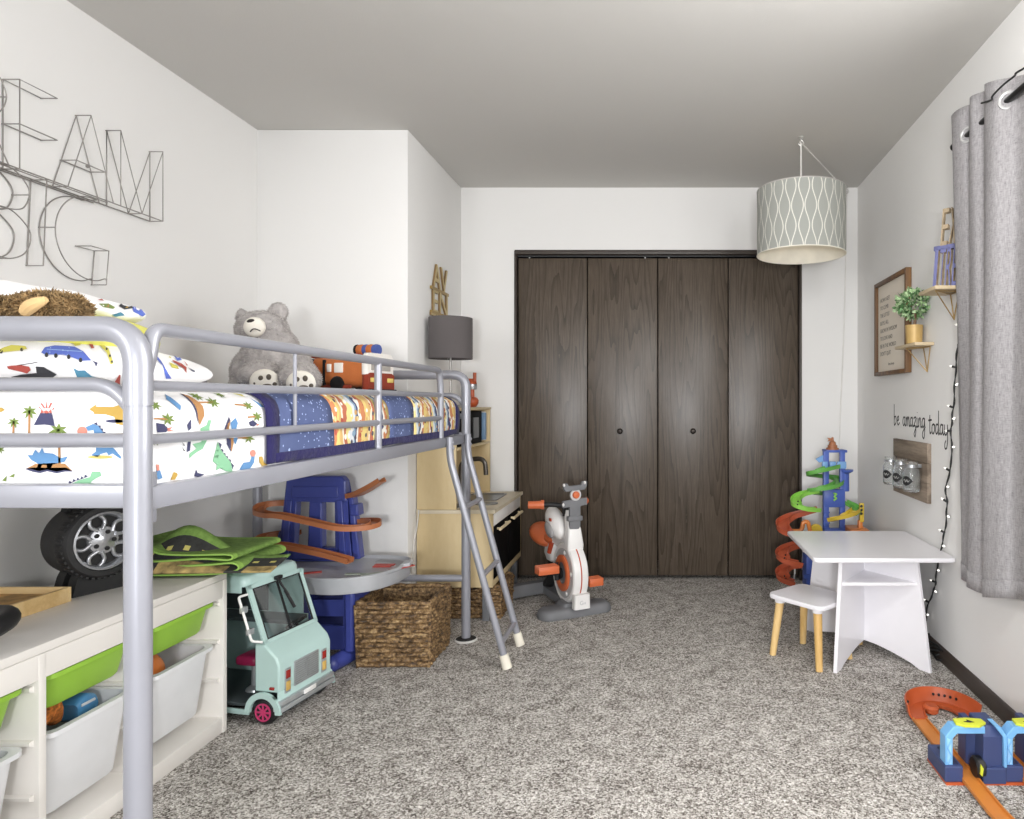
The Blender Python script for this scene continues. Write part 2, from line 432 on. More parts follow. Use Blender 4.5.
# ------------------------------------------------------------------ loft bed
M_steel = mat('silver_grey_powder_coat', (150, 151, 159), .35, .25, var=.02, coat=.3)
M_rub = mat('cream_rubber', (226, 220, 205), .7)
M_disc = mat('black_floor_protector', (28, 28, 30), .6)
M_clear = mat('pale_protector_rim', (205, 203, 200), .4)
BX0, BX1, BY0, BY1 = -1.862, -.893, 1.155, 3.127
bed = thing('loft_bed', 'silver grey metal childs loft bed with slanted ladder against the left wall', 'bed', (-1.37, 2.14, 0))
PR, PU = .0205, .0215
def seg(name, parent, fn, **k):
    b = MB(k.pop('m', M_steel)); fn(b); return b.build(name, parent, w=True, **k)
for x in (BX0, BX1):
    for y in (BY0, BY1):
        p = seg('post', bed, lambda b: (b.cyl((x, y, .012), (x, y, 1.098), PR, n=28), b.cyl((x, y, 1.094), (x, y, 1.101), PR*.93, n=28)))
        c = MB(M_disc); c.lathe([(0, .001), (.046, .001), (.046, .008), (.034, .013), (.03, .014), (0, .014)], (x, y, 0))
        c.use(M_clear); c.lathe([(.046, .0005), (.052, .0005), (.052, .006), (.047, .009), (.046, .006)], (x, y, 0), cap=(False, False))
        c.build('foot_cap', p, w=True)
        if y > 2:
            for z in (1.125, .94):
                s_ = MB(M_steel); sx = .0205 if x > -1 else -.0205
                s_.sph((x + sx, y, z), (.003, .006, .006)); s_.build('bolt', p, w=True)
for y in (BY0, BY1):
    seg('end_arch', bed, lambda b: b.tube(fillet([(BX0, y, 1.101), (BX0, y, 1.233), (BX1, y, 1.233), (BX1, y, 1.101)], .095, 10), PU, 28))
    seg('end_rail', bed, lambda b: b.tube(fillet([(BX0, y, 1.085), (BX0+.045, y, 1.137), (BX1-.045, y, 1.137), (BX1, y, 1.085)], .06, 8), .0125, 16))
    seg('end_rail', bed, lambda b: b.tube([(BX0, y, 1.041), (BX1, y, 1.041)], .0125, 16))
    seg('end_beam', bed, lambda b: b.bx(BX0, BX1, y-.014, y+.014, .926, .966, .004))
    seg('stretcher', bed, lambda b: b.cyl((BX0, y, .288), (BX1, y, .288), .016))
for x, s in ((BX0, 1), (BX1, -1)):
    seg('side_beam', bed, lambda b: b.bx(x-.014, x+.014, BY0, BY1, .919, .960, .004))
    seg('beam_bracket', bed, lambda b: b.bx(x-.003-s*.004, x+.003-s*.004, BY0+.018, BY0+.036, .895, .985, .003))
GX = BX1
for gx in (BX0, BX1):
    seg('guard_rail', bed, lambda b: b.tube(fillet([(gx, BY0+.012, 1.150), (gx, BY0+.024, 1.185), (gx, BY0+.034, 1.237), (gx, 2.745, 1.237), (gx, 2.762, 1.16), (gx, 2.762, .955)], [.02, .06, .03, 0], 8), .0125, 16))
    seg('guard_rail', bed, lambda b: b.cyl((gx, BY0+.015, 1.136), (gx, 2.762, 1.136), .0095, n=14))
    seg('guard_rail', bed, lambda b: b.cyl((gx, BY0+.015, 1.041), (gx, 2.762, 1.041), .0095, n=14))
    seg('guard_bar', bed, lambda b: b.cyl((gx, 2.145, 1.232), (gx, 2.145, .925), .0115, n=14))
    seg('guard_bar', bed, lambda b: b.cyl((gx, 1.654, 1.237), (gx, 1.654, 1.041), .0045, n=10))
for k in range(12):
    y = 1.28 + k*.155
    seg('slat', bed, lambda b: b.bx(BX0+.01, BX1-.01, y-.03, y+.03, .918, .928, .003))
# ladder
LT = [(-.862, .962), (-.862, .872), (-.630, .028)]
for y in (2.785, 3.048):
    r = seg('ladder_rail', bed, lambda b: b.tube(fillet([(LT[0][0], y, LT[0][1]), (LT[1][0], y, LT[1][1]), (LT[2][0], y, LT[2][1])], .09, 8), .0145, 16))
    d = Vector((.232, 0, -.844)).normalized(); p = Vector((-.630, y, .028))
    c = MB(M_rub); c.cyl(p - d*.035, p + d*.024, .0185, .0205); c.build('rubber_foot', r, w=True, label='cream rubber foot')
    c = MB(M_steel); c.sph((-.847, y, .94), (.004, .007, .007)); c.sph((-.847, y, .915), (.004, .007, .007)); c.build('bolt', r, w=True)
for z in (.668, .387, .105):
    x = -.862 + (.872 - z)*.275
    seg('rung', bed, lambda b: b.cyl((x, 2.785, z), (x, 3.048, z), .0115, n=14))

# ------------------------------------------------------------------ bedding
C_ = {k: mat('print_' + k, c, .85, var=.03) for k, c in dict(blue=(96, 140, 184), navy=(66, 67, 98), red=(196, 104, 92), pink=(212, 138, 122), brown=(174, 128, 82), leaf=(118, 138, 70), mustard=(188, 154, 76), green=(134, 186, 148), board=(196, 180, 104), royal=(88, 108, 188), teal=(76, 130, 156), black=(50, 50, 54), yellow=(210, 202, 92), crimson=(170, 76, 66), sky=(156, 184, 218)).items()}
def fabric(name, rgb, bs=250, st=.15, wr=.25):
    t = NT(name); v = t.coord()
    t.l(t.ramp(t.noise(v, 4, 2), [(.3, tuple(c*.97 for c in rgb)), (.7, rgb)]), t.b.inputs['Base Color'])
    t.set(Roughness=.95); t.b.inputs['Specular IOR Level'].default_value = .1; t.b.inputs['Sheen Weight'].default_value = .1
    h = t.math('ADD', t.math('MULTIPLY', t.noise(v, bs, 2), .15), t.noise(v, 9, 3)); t.bump(h, wr, .02); return t.m
M_sheet = fabric('white_cotton', (246, 245, 245))
def star(c, r, n, col, rot=0.0, r0=.16, droop=.35):       # palm crown: n tapering leaves
    out = []
    for k in range(n):
        a = rot + 2*PI*k/n; d = (math.cos(a), math.sin(a)); nn = (-d[1], d[0])
        def q(f, s): return (c[0]+d[0]*r*f+nn[0]*s*r, c[1]+d[1]*r*f*.85+nn[1]*s*r + droop*r*f*f*.5)
        out.append((col, [q(0, -.06), q(.45, -r0), q(1, 0), q(.45, r0), q(0, .06)]))
    return out
def ell(c, rx, ry, col, n=14): return [(col, [(c[0]+rx*math.cos(2*PI*k/n), c[1]+ry*math.sin(2*PI*k/n)) for k in range(n)])]
def line(a, b, w, col):
    d = (Vector(b)-Vector(a)).normalized(); n = Vector((-d.y, d.x))*w
    a, b = Vector(a), Vector(b); return [(col, [tuple(a+n), tuple(b+n), tuple(b-n), tuple(a-n)])]
def spikes(pts, col, h): # little back plates
    out = []
    for (x0, y0), (x1, y1) in zip(pts, pts[1:]):
        m = ((x0+x1)/2 + (y1-y0)*h, (y0+y1)/2 - (x1-x0)*h); out.append((col, [(x0, y0), m, (x1, y1)]))
    return out
END = []     # motif outlines on the mattress end, in the units of a 5.115x view of the picture's corner
END += [('blue', [(15,340),(45,346),(85,330),(118,336),(102,352),(75,363),(62,385),(35,387),(52,362),(25,354)]), ('mustard', [(-30,415),(5,395),(25,408),(5,420)])]
END += [('navy', [(172,487),(205,425),(265,425),(280,492),(230,484)]), ('red', [(205,427),(212,405),(222,418),(235,410),(250,418),(258,403),(265,427),(250,422),(240,430),(225,422)])]
END += [('red', [(233,400),(238,358),(242,400)]), ('red', [(246,400),(258,372),(268,372),(252,402)]), ('red', [(225,402),(205,374),(215,376),(231,400)]), ('red', [(262,410),(275,395),(277,405)]), ('red', [(215,412),(198,396),(200,390)])]
for c, r, base in (((150,415),44,(148,530)), ((70,470),36,(64,592)), ((298,512),54,None), ((-60,500),40,(-60,600)), ((0,610),26,None)):
    if base: END += line(c, base, 5, 'brown')
    END += star(c, r, 7, 'leaf', .3)
END += [('mustard', [(455,405),(492,380),(490,392),(580,393),(630,375),(640,490),(592,480),(585,445),(540,432),(480,430),(478,420)])] + ell((590,466), 52, 9, 'navy')
END += ell((420,518), 26, 25, 'pink') + [('blue', [(438,497),(475,480),(502,490),(540,540),(560,580),(620,650),(616,660),(575,632),(555,642),(545,626),(512,636),(500,650),(465,640),(490,622),(492,580),(478,512),(450,516)])]
END += spikes([(478,480),(500,488),(512,503),(524,520),(536,536),(550,560)], 'navy', .6) + ell((512,650), 66, 9, 'board')
END += [('navy', [(125,710),(165,725),(205,732),(240,722),(290,733),(330,724),(374,724),(340,704),(160,704)]), ('brown', [(135,708),(180,685),(270,680),(332,684),(368,720),(330,716),(290,724),(240,714),(200,722),(160,712)])]
END += line((304,682), (302,585), 6, 'brown') + [('blue', [(140,640),(165,640),(180,612),(198,630),(215,603),(226,628),(270,632),(310,655),(347,646),(330,674),(270,688),(260,706),(240,706),(238,690),(215,690),(206,712),(188,706),(195,685),(160,665)])]
END += [('green', [(338,800),(400,770),(460,752),(470,724),(512,724),(518,745),(490,760),(470,772),(450,802)])] + spikes([(350,790),(370,779),(390,771),(410,765),(430,758),(450,748)], 'navy', .7)
END += [('leaf', [(10,770),(35,745),(30,775)]), ('leaf', [(45,750),(75,733),(70,755)])] + line((310,348), (325,330), 3, 'black') + line((330,345), (352,328), 3, 'black')
SIDE = []    # the same for the long side, units of a 5.85x view
for c, r, base in (((55,265),36,None), ((105,345),46,(25,343)), ((340,215),32,None), ((400,250),40,(318,250)), ((590,268),32,(518,262)), ((625,330),36,(572,335)), ((570,455),40,(500,455)), ((490,205),24,None), ((28,480),26,None)):
    if base: SIDE += line(base, c, 5, 'brown')
    SIDE += star(c, r, 7, 'leaf', 1.2, droop=.1)
SIDE += [('navy', [(35,368),(78,375),(108,405),(88,422),(38,424)]), ('pink', [(96,398),(130,392),(112,408),(138,414),(100,418)])]
SIDE += [('blue', [(145,232),(168,242),(176,203),(188,240),(202,270),(186,298),(168,270)]), ('navy', [(268,200),(280,205),(282,375),(275,340),(272,270)]), ('brown', [(275,200),(300,210),(328,270),(320,325),(288,382),(280,340),(284,270)])]
SIDE += [('navy', [(215,380),(240,345),(238,400),(220,415)]), ('green', [(220,578),(222,545),(262,518),(240,492),(292,480),(296,455),(290,400),(330,380),(340,352),(358,352),(345,395),(340,440),(322,475),(300,520),(262,542),(238,560)]), ('navy', [(205,540),(215,460),(232,470),(225,530)])]
SIDE += [('green', [(388,478),(402,522),(432,560),(466,600),(478,655),(438,650),(420,622),(402,632),(378,648),(384,612),(358,592),(385,577),(394,555)])] + spikes([(392,480),(404,518),(420,542),(434,560),(450,578),(466,600),(476,640)], 'navy', .35)
SIDE += [('navy', [(432,400),(462,330),(468,350),(452,400),(466,440),(440,490),(466,540),(445,500)]), ('brown', [(440,400),(464,348),(470,352),(458,400),(484,440),(480,490),(470,536),(448,490),(454,440)]), ('blue', [(468,368),(500,338),(512,368),(502,400),(516,432),(492,496),(480,470),(474,410)])]
SIDE += [('navy', [(575,365),(600,352),(625,372),(605,390),(585,385)]), ('pink', [(620,372),(640,378),(622,386)]), ('blue', [(518,640),(540,600),(578,595),(592,550),(606,555),(602,600),(578,638),(540,648)])] + ell((594,545), 17, 20, 'pink')
SIDE += [('mustard', [(630,565),(650,563),(660,598),(684,615),(650,620),(634,600)]), ('mustard', [(115,700),(130,655),(150,660),(155,672),(140,700)]), ('navy', [(262,640),(272,660),(315,670),(280,685),(252,680)]), ('blue', [(635,225),(660,250),(685,280),(660,275)]), ('yellow', [(585,195),(620,205),(615,220)])]
SIDE += [('pink', [(26,610),(44,612),(46,650),(32,660)]), ('blue', [(24,650),(50,645),(66,690),(40,700)]), ('mustard', [(60,180),(125,182),(120,200),(90,205),(60,195)]), ('black', [(180,480),(195,500),(190,505)]), ('black', [(180,510),(196,530),(190,535)])]
mtr = MB(M_sheet)
MX0, MX1, MY0, MY1, MZ0, MZ1 = -1.842, -.914, 1.182, 3.03, .930, 1.128
RC = .055
def cover_profile(off, zlo):            # cross-section of the mattress side and top, grown by off
    r = RC + off; pts = [(MX0-off, zlo)]
    pts += [(MX0+RC-r*math.cos(a), MZ1-RC+r*math.sin(a)) for a in [PI/2*k/7 for k in range(8)]]
    pts += [(MX0+RC+(MX1-MX0-2*RC)*k/8, MZ1+off+.004*math.sin(PI*k/8)) for k in range(1, 8)]
    pts += [(MX1-RC+r*math.sin(a), MZ1-RC+r*math.cos(a)) for a in [PI/2*k/7 for k in range(8)]]
    pts += [(MX1+off+.003*math.sin(PI*k/12), (MZ1-RC)+(zlo-MZ1+RC)*k/12) for k in range(1, 13)]
    return [Vector((x, 0, z)) for x, z in pts]
mp = cover_profile(0, MZ0)
def mring(y, k):
    return [((p.x-(-1.378))*(1-k*.02)-1.378, y, MZ0+.1+(p.z-MZ0-.1)*(1-k*.08)) for p in mp]
mtr.loft([mring(MY0, 1), mring(MY0+.004, .3), mring(MY0+.012, 0)] + [mring(MY0+.1*i, 0) for i in range(1, 18)] + [mring(MY1-.03, 0), mring(MY1-.008, .4), mring(MY1, 1)])
bmesh.ops.recalc_face_normals(mtr.bm, faces=mtr.bm.faces[:]); mtr.bm.normal_update()
mbvh = BVHTree.FromBMesh(mtr.bm)
for shift in (0, -640):            # the print goes on out of view
    for col, pts in END:
        mtr.use(C_[col])
        q = [at((x+shift)/5.115, 330 + y/5.115, MY0-.0012) for x, y in pts]
        if all(MX0+.03 < p.x < MX1-.012 and MZ0+.005 < p.z < MZ1-.012 for p in q): mtr.poly(q)
        else:
            q2 = [Vector((min(max(p.x, MX0+.03), MX1-.02), p.y, min(max(p.z, MZ0+.01), MZ1-.02))) for p in q]
            if max(p.x for p in q2)-min(p.x for p in q2) > .02 and max(p.z for p in q2)-min(p.z for p in q2) > .012: mtr.poly(q2)
for col, pts in SIDE:
    mtr.use(C_[col])
    def pj(x, y):
        p = on_x(150 + x/5.85, 360 + y/5.85, MX1+.0012)
        h = mbvh.ray_cast(Vector((MX1+.2, p.y, min(max(p.z, MZ0+.008), MZ1-.003))), Vector((-1, 0, 0)))
        return None if h[0] is None else h[0] + h[1]*.0015
    decal(mtr, pts, pj, 30)
o = mtr.build('mattress', recalc=True, smooth=35)
tag(o, 'twin mattress in a white fitted sheet printed with dinosaurs, palms and volcanoes', 'mattress')

# comforter: arched cover over the far two thirds
def comforter_mats():
    t = NT('blue_star_fabric'); v = t.coord()
    vo = t.n('ShaderNodeTexVoronoi'); vo.inputs['Scale'].default_value = 75; t.l(v, vo.inputs['Vector'])
    vo2 = t.n('ShaderNodeTexVoronoi'); vo2.inputs['Scale'].default_value = 34; t.l(v, vo2.inputs['Vector'])
    base = t.ramp(t.noise(v, 6, 4), [(.3, (72, 84, 124)), (.7, (90, 102, 142))])
    mx = t.n('ShaderNodeMix'); mx.data_type = 'RGBA'
    d = t.math('MINIMUM', vo.outputs['Distance'], t.math('MULTIPLY', vo2.outputs['Distance'], 1.2))
    t.l(t.math('LESS_THAN', d, .17), mx.inputs[0]); t.l(base, mx.inputs[6]); mx.inputs[7].default_value = lin((170, 186, 226)); t.l(mx.outputs[2], t.b.inputs['Base Color'])
    t.set(Roughness=.9); t.bump(t.noise(v, 12, 3), .3, .02)
    u = NT('cartoon_strip_fabric'); v = u.coord('Object', (1, 1, 1))
    sep = u.n('ShaderNodeSeparateXYZ'); u.l(v, sep.inputs[0])
    n1 = u.noise(v, 14, 2)
    s = u.math('FRACT', u.math('ADD', u.math('MULTIPLY', sep.outputs[1], 5.6), u.math('MULTIPLY', n1, .5)))
    band = u.ramp(s, [(0, (206, 170, 112)), (.12, (228, 220, 200)), (.2, (178, 104, 78)), (.3, (222, 206, 140)), (.42, (206, 210, 214)), (.52, (132, 156, 176)), (.6, (66, 68, 104)), (.68, (232, 228, 218)), (.78, (194, 128, 86)), (.9, (216, 194, 122))], 'CONSTANT')
    vo = u.n('ShaderNodeTexVoronoi'); vo.inputs['Scale'].default_value = 42; u.l(v, vo.inputs['Vector'])
    spot = u.ramp(vo.outputs['Color'], [(0, (170, 84, 70)), (.3, (214, 196, 140)), (.5, (80, 76, 86)), (.62, (234, 230, 222)), (.8, (196, 154, 96))], 'CONSTANT')
    mx = u.n('ShaderNodeMix'); mx.data_type = 'RGBA'; u.l(u.math('LESS_THAN', vo.outputs['Distance'], .34), mx.inputs[0]); u.l(band, mx.inputs[6]); u.l(spot, mx.inputs[7])
    u.l(mx.outputs[2], u.b.inputs['Base Color']); u.set(Roughness=.9); return t.m, u.m
M_star, M_strip = comforter_mats()
M_navy = fabric('navy_plush_border', (46, 43, 84), 120, .5, .9)
cf = thing('comforter', 'blue comforter with comic racing strips and a navy plush border at the beds far end', 'bedding', (-1.37, 2.3, 1.14))
CY0, CY1 = 1.555, 3.045
cp = cover_profile(.009, .957)
cz = [i for i, p in enumerate(cp) if p.x > -1.2 and p.z < .985][0]
def cvr(b, y0, y1, ny, i0, i1, off=0.0):
    def fn(u, v):
        p = cp[i0 + round(u*(i1-i0))].copy(); y = y0 + (y1-y0)*v
        e = min(1, max(0, (y - 2.97)/.08)); k = 1 - .25*(1-math.sqrt(1-e*e))
        p.z = 1.0 + (p.z-1.0)*k if p.z > 1.0 else p.z
        ax = 1 if p.x > -1.378 else -1
        if p.z > MZ1-.01: p.z += off + .0025*math.sin(y*17 + p.x*9)
        else: p.x += ax*(off + .003*math.sin(y*14 + p.z*20) + .002); p.z += .006*math.sin(y*9) if p.z < .98 else 0
        return (p.x, y, p.z)
    b.grid(fn, i1-i0, ny)
def closed_cover(name, parts, parent):
    b = MB()
    for m, y0, y1, lo, hi, off in parts: b.use(m); cvr(b, y0, y1, max(2, int((y1-y0)/.04)), lo, hi if hi > 1 else len(cp)-1, off)
    o = b.build(name, parent, w=True, smooth=60, recalc=False)
    s = o.modifiers.new('thickness', 'SOLIDIFY'); s.thickness = .006; s.offset = -1; return o
closed_cover('quilt', [(M_star, CY0+.02, 1.866, 0, 1, 0), (M_strip, 1.866, 2.25, 0, 1, 0), (M_star, 2.25, 2.487, 0, 1, 0), (M_strip, 2.487, 3.01, 0, 1, 0)], cf)
closed_cover('border', [(M_navy, CY0, CY0+.045, 0, 1, .003), (M_navy, 2.995, CY1, 0, 1, .003), (M_navy, CY0+.03, 3.03, cz-1, 1, .004)], cf)

# pillows
def cushion(name, c, size, rot, label, motifs=None, m=M_sheet, seed=0, cat='pillow', group=None, q=2.3, p=2.6):
    sx, sy, sz = size; Mx = T(*c) @ rot
    b = MB(m)
    def surf(a, e):
        ca, sa, ce, se = math.cos(a), math.sin(a), math.cos(e), math.sin(e)
        f = lambda t, q: math.copysign(abs(t)**(2/q), t)
        edge = f(ce, q)
        x, y = f(ca, p)*edge, f(sa, p)*edge
        z = f(se, 2.0 + (q-2.3))*(1-.35*max(abs(x), abs(y))**3*(q < 2.8))
        k = 1 + .02*math.sin(7*a+seed)*edge
        return Vector((x*sx*k, y*sy*k, z*sz + .004*math.sin(9*x+seed*3)*math.cos(7*y)))
    b.grid(lambda u, v: Mx @ surf(2*PI*u, -PI/2 + PI*v), 64, 24, True)
    bmesh.ops.remove_doubles(b.bm, verts=b.bm.verts[:], dist=1e-5); bmesh.ops.recalc_face_normals(b.bm, faces=b.bm.faces[:])
    bvh = BVHTree.FromBMesh(b.bm)
    for col, pts, org, sc_ in (motifs or []):
        b.use(C_[col])
        def pj(x, y):
            d = Vector(((org[0]+x/sc_ - VX)/F, 1, -(org[1]+y/sc_ - VY)/F)); h = bvh.ray_cast(Vector((0, 0, EYE)), d.normalized())
            return None if h[0] is None else h[0] + h[1]*.0016
        decal(b, pts, pj, 30)
    o = b.build(name, smooth=60, recalc=False)
    return tag(o, label, cat, group)
PA = []
def add(lst, src, org, sc_): lst.extend((c, p, org, sc_) for c, p in src)
V = [('yellow', [(-20,112),(5,100),(22,92),(60,80),(130,85),(140,100),(100,108),(0,118)])] + ell((8,113), 9, 10, 'black') + ell((113,103), 8, 9, 'black')
V += [('royal', [(213,118),(230,92),(280,82),(380,88),(425,112),(467,158),(420,160),(330,130),(230,128)])]
for c in ((240,130), (287,134), (352,140), (413,157)): V += ell(c, 9, 12, 'black')
V += [('sky', [(258,92),(262,92),(258,122),(254,122)]), ('sky', [(322,86),(328,86),(324,128),(318,126)]), ('sky', [(350,90),(356,91),(348,130),(342,130)]), ('sky', [(240,100),(420,112),(421,115),(240,103)])]
V += [('crimson', [(38,184),(60,180),(110,178),(150,185),(160,203),(140,220),(112,212),(100,195),(45,196)])] + line((80,182), (195,165), 2, 'black')
V += [('black', [(60,237),(110,225),(190,217),(185,186),(226,188),(242,212),(292,225),(268,243),(70,247)])] + ell((105,240), 12, 11, 'black') + ell((170,236), 10, 11, 'black') + ell((245,235), 12, 13, 'black')
V += [('teal', [(376,193),(402,207),(435,205),(470,235),(496,240),(482,255),(400,247),(390,225)]), ('crimson', [(446,60),(465,58),(482,95),(468,98)]), ('yellow', [(512,70),(555,98),(580,172),(566,180),(546,120),(510,82)]), ('yellow', [(365,65),(410,68),(412,80),(385,85)]), ('navy', [(470,158),(500,170),(492,192),(484,172)])]
V += [('crimson', [(575,280),(605,270),(610,225),(615,228),(612,290),(575,290)])]
for c in ((545,100), (562,135), (572,165)): V += ell(c, 5, 7, 'black')
add(PA, V, (0, 330), 5.115)
R_ = [('royal', [(660,520),(690,560),(720,610),(760,670),(722,670),(700,590),(655,540)]), ('yellow', [(690,480),(740,510),(760,540),(720,520)]), ('royal', [(745,470),(780,480),(830,550),(800,555),(775,520)]), ('crimson', [(765,548),(830,575),(862,600),(860,640),(845,610),(770,560)]), ('yellow', [(745,565),(800,590),(810,610),(760,600)]), ('crimson', [(845,555),(870,585),(865,590)]), ('navy', [(880,740),(940,735),(930,755)]), ('navy', [(870,600),(920,625),(915,635)])]
add(PA, R_, (60, 280), 6.829)
pa = cushion('pillow', (-1.405, 1.42, 1.194), (.428, .20, .070), Ry(math.radians(4)), 'lowest pillow at the beds near end, white with cars, a bus and a helicopter', PA, seed=1)
M_yel = fabric('yellow_green_fleece', (208, 206, 104), 120, .3, .5)
pb = cushion('folded_blanket', (-1.42, 1.435, 1.270), (.318, .18, .052), Ry(math.radians(6)), 'yellow green folded blanket sandwiched between the two printed pillows', None, M_yel, 2, 'blanket', q=3.2)
PC = []
add(PC, [('crimson', [(255,140),(310,125),(370,130),(365,150),(300,145)]), ('leaf', [(265,165),(330,165),(375,190),(360,200),(290,185)]), ('brown', [(305,165),(335,170),(330,190),(310,185)]), ('black', [(400,180),(430,150),(500,165),(520,190),(440,205)]), ('mustard', [(430,170),(480,170),(490,190),(440,195)]), ('royal', [(490,185),(540,190),(580,235),(560,248),(500,220)]), ('sky', [(400,155),(440,140),(460,155),(420,165)]), ('crimson', [(620,275),(650,330),(680,375),(660,372),(640,345)]), ('teal', [(350,235),(410,220),(440,240),(380,248)])], (60, 280), 6.829)
pc = cushion('pillow', (-1.435, 1.455, 1.324), (.280, .160, .042), Ry(math.radians(5)), 'topmost pillow on the bed, white with red, navy and olive print, behind the brown plush', PC, seed=5, q=2.75)

# brown curly plush
M_bro = mat('brown_curly_plush', (112, 90, 60), .95, var=.25, scale=25); M_bro2 = mat('brown_fur_tips', (156, 130, 92), .95, var=.3, scale=40)
M_tan = mat('tan_felt', (206, 172, 122), .9)
pl = thing('plush_toy', 'curly brown plush toy with a tan horn lying on the pillows', 'soft toy', (-1.22, 1.285, 1.27))
blob('body', [((-1.165, 1.285, 1.284), (.078, .042, .030)), ((-1.23, 1.285, 1.278), (.05, .042, .026)), ((-1.30, 1.285, 1.278), (.06, .042, .026)), ((-1.40, 1.29, 1.28), (.07, .042, .028))], M_bro, pl, .007, 3, 12000, .0075, .0015, 3, M_bro2, .006, 70, 1.2)
b = MB(M_tan); b.tube(catmull([(-1.168, 1.240, 1.272), (-1.148, 1.234, 1.285), (-1.124, 1.236, 1.296)], 6), lambda t: .009+.005*math.sin(PI*t)-.004*t, 10); b.build('horn', pl, w=True, label='tan felt horn')

# grey bear
M_gry = mat('grey_plush', (170, 165, 163), .95, var=.1, scale=30); M_gry2 = mat('grey_fur_tips', (186, 181, 178), .95, var=.12, scale=60)
M_crm = mat('cream_plush', (232, 227, 216), .95, var=.03, bump=.2); M_nose = mat('dark_brown_plush', (48, 42, 40), .8); M_pad = mat('brown_pad_felt', (92, 84, 74), .9)
Yb = 2.62; s = Yb/F
def bp(px, py, dy=0.0): return at(px, py, Yb+dy)
bear_scale = .94
bear = thing('teddy_bear', 'large grey teddy bear with cream muzzle and paw pads sitting on the comforter', 'soft toy', tuple(bp(268, 395)))
blob('body', [(bp(268, 360), (.125, .105, .12)), (bp(270, 345, .01), (.10, .09, .09)), (bp(258, 326, -.01), (.102, .094, .080)), (bp(250, 325, -.06), (.05, .05, .045)),
    (bp(257, 376, -.13), (.078, .10, .066)), (bp(298, 378, -.15), (.072, .10, .064)),
    (bp(241, 366, -.02), (.05, .07, .085), Matrix.Rotation(.35, 3, 'Y')), (bp(238, 384, -.05), (.05, .06, .04)), (bp(294, 358, -.0), (.055, .06, .08), Matrix.Rotation(-.6, 3, 'Y')), (bp(303, 372, -.0), (.05, .06, .05)),
    (bp(236.5, 313, .02), (.024, .024, .040)), (bp(275, 307, .02), (.042, .024, .042))], M_gry, bear, .008, 3, 20000, .0055, .0011, 5, M_gry2)
hd = (bp(0, 0, -.112) - bp(0, 0)).normalized()
b = MB(M_crm); b.sph(bp(249.7, 322.5, -.112), (.042, .030, .040), 20, 14, Matrix.Rotation(-.25, 3, 'Y')); mz = b.build('muzzle', bear, w=True, label='cream muzzle')
b = MB(M_nose); b.sph(bp(245.8, 316.3, -.132), (.016, .010, .009), rot=Matrix.Rotation(-.15, 3, 'Y')); b.build('nose', mz, w=True, label='dark nose')
b = MB(M_nose); b.tube(catmull([bp(245, 327.5, -.143), bp(247.5, 324.8, -.146), bp(251, 324.6, -.1455), bp(256, 326.8, -.138)], 5), .0022, 8); b.build('mouth', mz, w=True)
for (cx, cy, dy, pw) in ((260, 381, -.225, .058), (299, 382.5, -.245, .057)):
    b = MB(M_crm); b.sph(bp(cx, cy, dy), (pw, .018, pw*.86)); so = b.build('sole', bear, w=True, label='cream sole')
    for k, (dx, dz, rx, rz_) in enumerate(((-3.6, -4, .011, .0105), (4.6, -5.2, .0095, .0115), (-9.5, 1.5, .009, .008), (11, 2.5, .008, .0085), (2.5, 4.5, .02, .010))):
        b = MB(M_pad); b.sph(bp(cx+dx, cy+dz, dy-.014 + .004*(abs(dx) > 8)), (rx, .006, rz_)); b.build('toe_pad' if k < 4 else 'paw_pad', so, w=True, label='brown felt pad')

bear.scale = (bear_scale,)*3; bear.location.x += .014
# plush fire engine on the bed
M_or = fabric('orange_plush', (192, 112, 64), 200, .2, .3); M_rd = fabric('rust_red_plush', (142, 62, 46), 200, .2, .3)
M_wp = fabric('white_plush', (236, 232, 226)); M_gp = fabric('grey_window_felt', (170, 166, 160)); M_bk = fabric('black_plush', (34, 32, 32)); M_bl = fabric('blue_plush', (76, 92, 156)); M_yl = fabric('pale_yellow_felt', (232, 206, 120))
c = at(350, 386, 2.80); fe = thing('plush_fire_engine', 'orange and red plush fire engine with a white cab on the comforter beside the bear', 'soft toy', (c.x-.025, 2.80, 1.153), math.radians(-13))
L, W2, H = .36, .085, .155
def wave_x(x): return 1 + .05*math.cos((x+.18)/.36*6*PI)
b = MB(M_or)
b.loft([[(x, y*1.0, z+.072) for y, z in rrect(W2*2*wv, .118*wv, .03)] for x, wv in ((-.172, .80), (-.165, .93), (-.14, 1.0), (-.115, .97), (-.085, 1.03), (-.055, 1.05), (-.03, .98), (.0, 1.0), (.13, 1.0), (.16, .99))]); b.build('body', fe, smooth=60)
b = MB(M_rd); b.loft([[(x, y, z) for y, z in [(-W2*k, .0), (W2*k, .0), (W2*k, .064), (W2*.8*k, .072), (-W2*.8*k, .072), (-W2*k, .064)]] for x, k in ((.150, 1.0), (.155, 1.05), (.170, 1.05), (.178, 1.0))])
for y in (-1,):
    pass
b.build('cab_lower', fe, smooth=50)
for a_ in ((-.16, -.125, -W2*1.04, -W2*.9, .085, .118, .004), (-.075, -.05, -W2*1.09, -W2*.95, .02, .10, .006), (-.12, -.092, -W2*1.03, -W2*.9, .02, .06, .006), (-.03, .10, -W2*1.02, -W2*.95, .008, .024, .004)):
    b = MB(M_rd); b.bx(*a_); b.build('red_patch', fe)
b = MB(M_wp); b.loft([[(x, y, z) for y, z in [(-W2*k, .064), (W2*k, .064), (W2*k, .135), (W2*.8*k, .152), (-W2*.8*k, .152), (-W2*k, .135)]] for x, k in ((.148, 1.0), (.153, 1.04), (.166, 1.04), (.174, .98))])
b.build('cab_upper', fe, smooth=50, label='white plush cab')
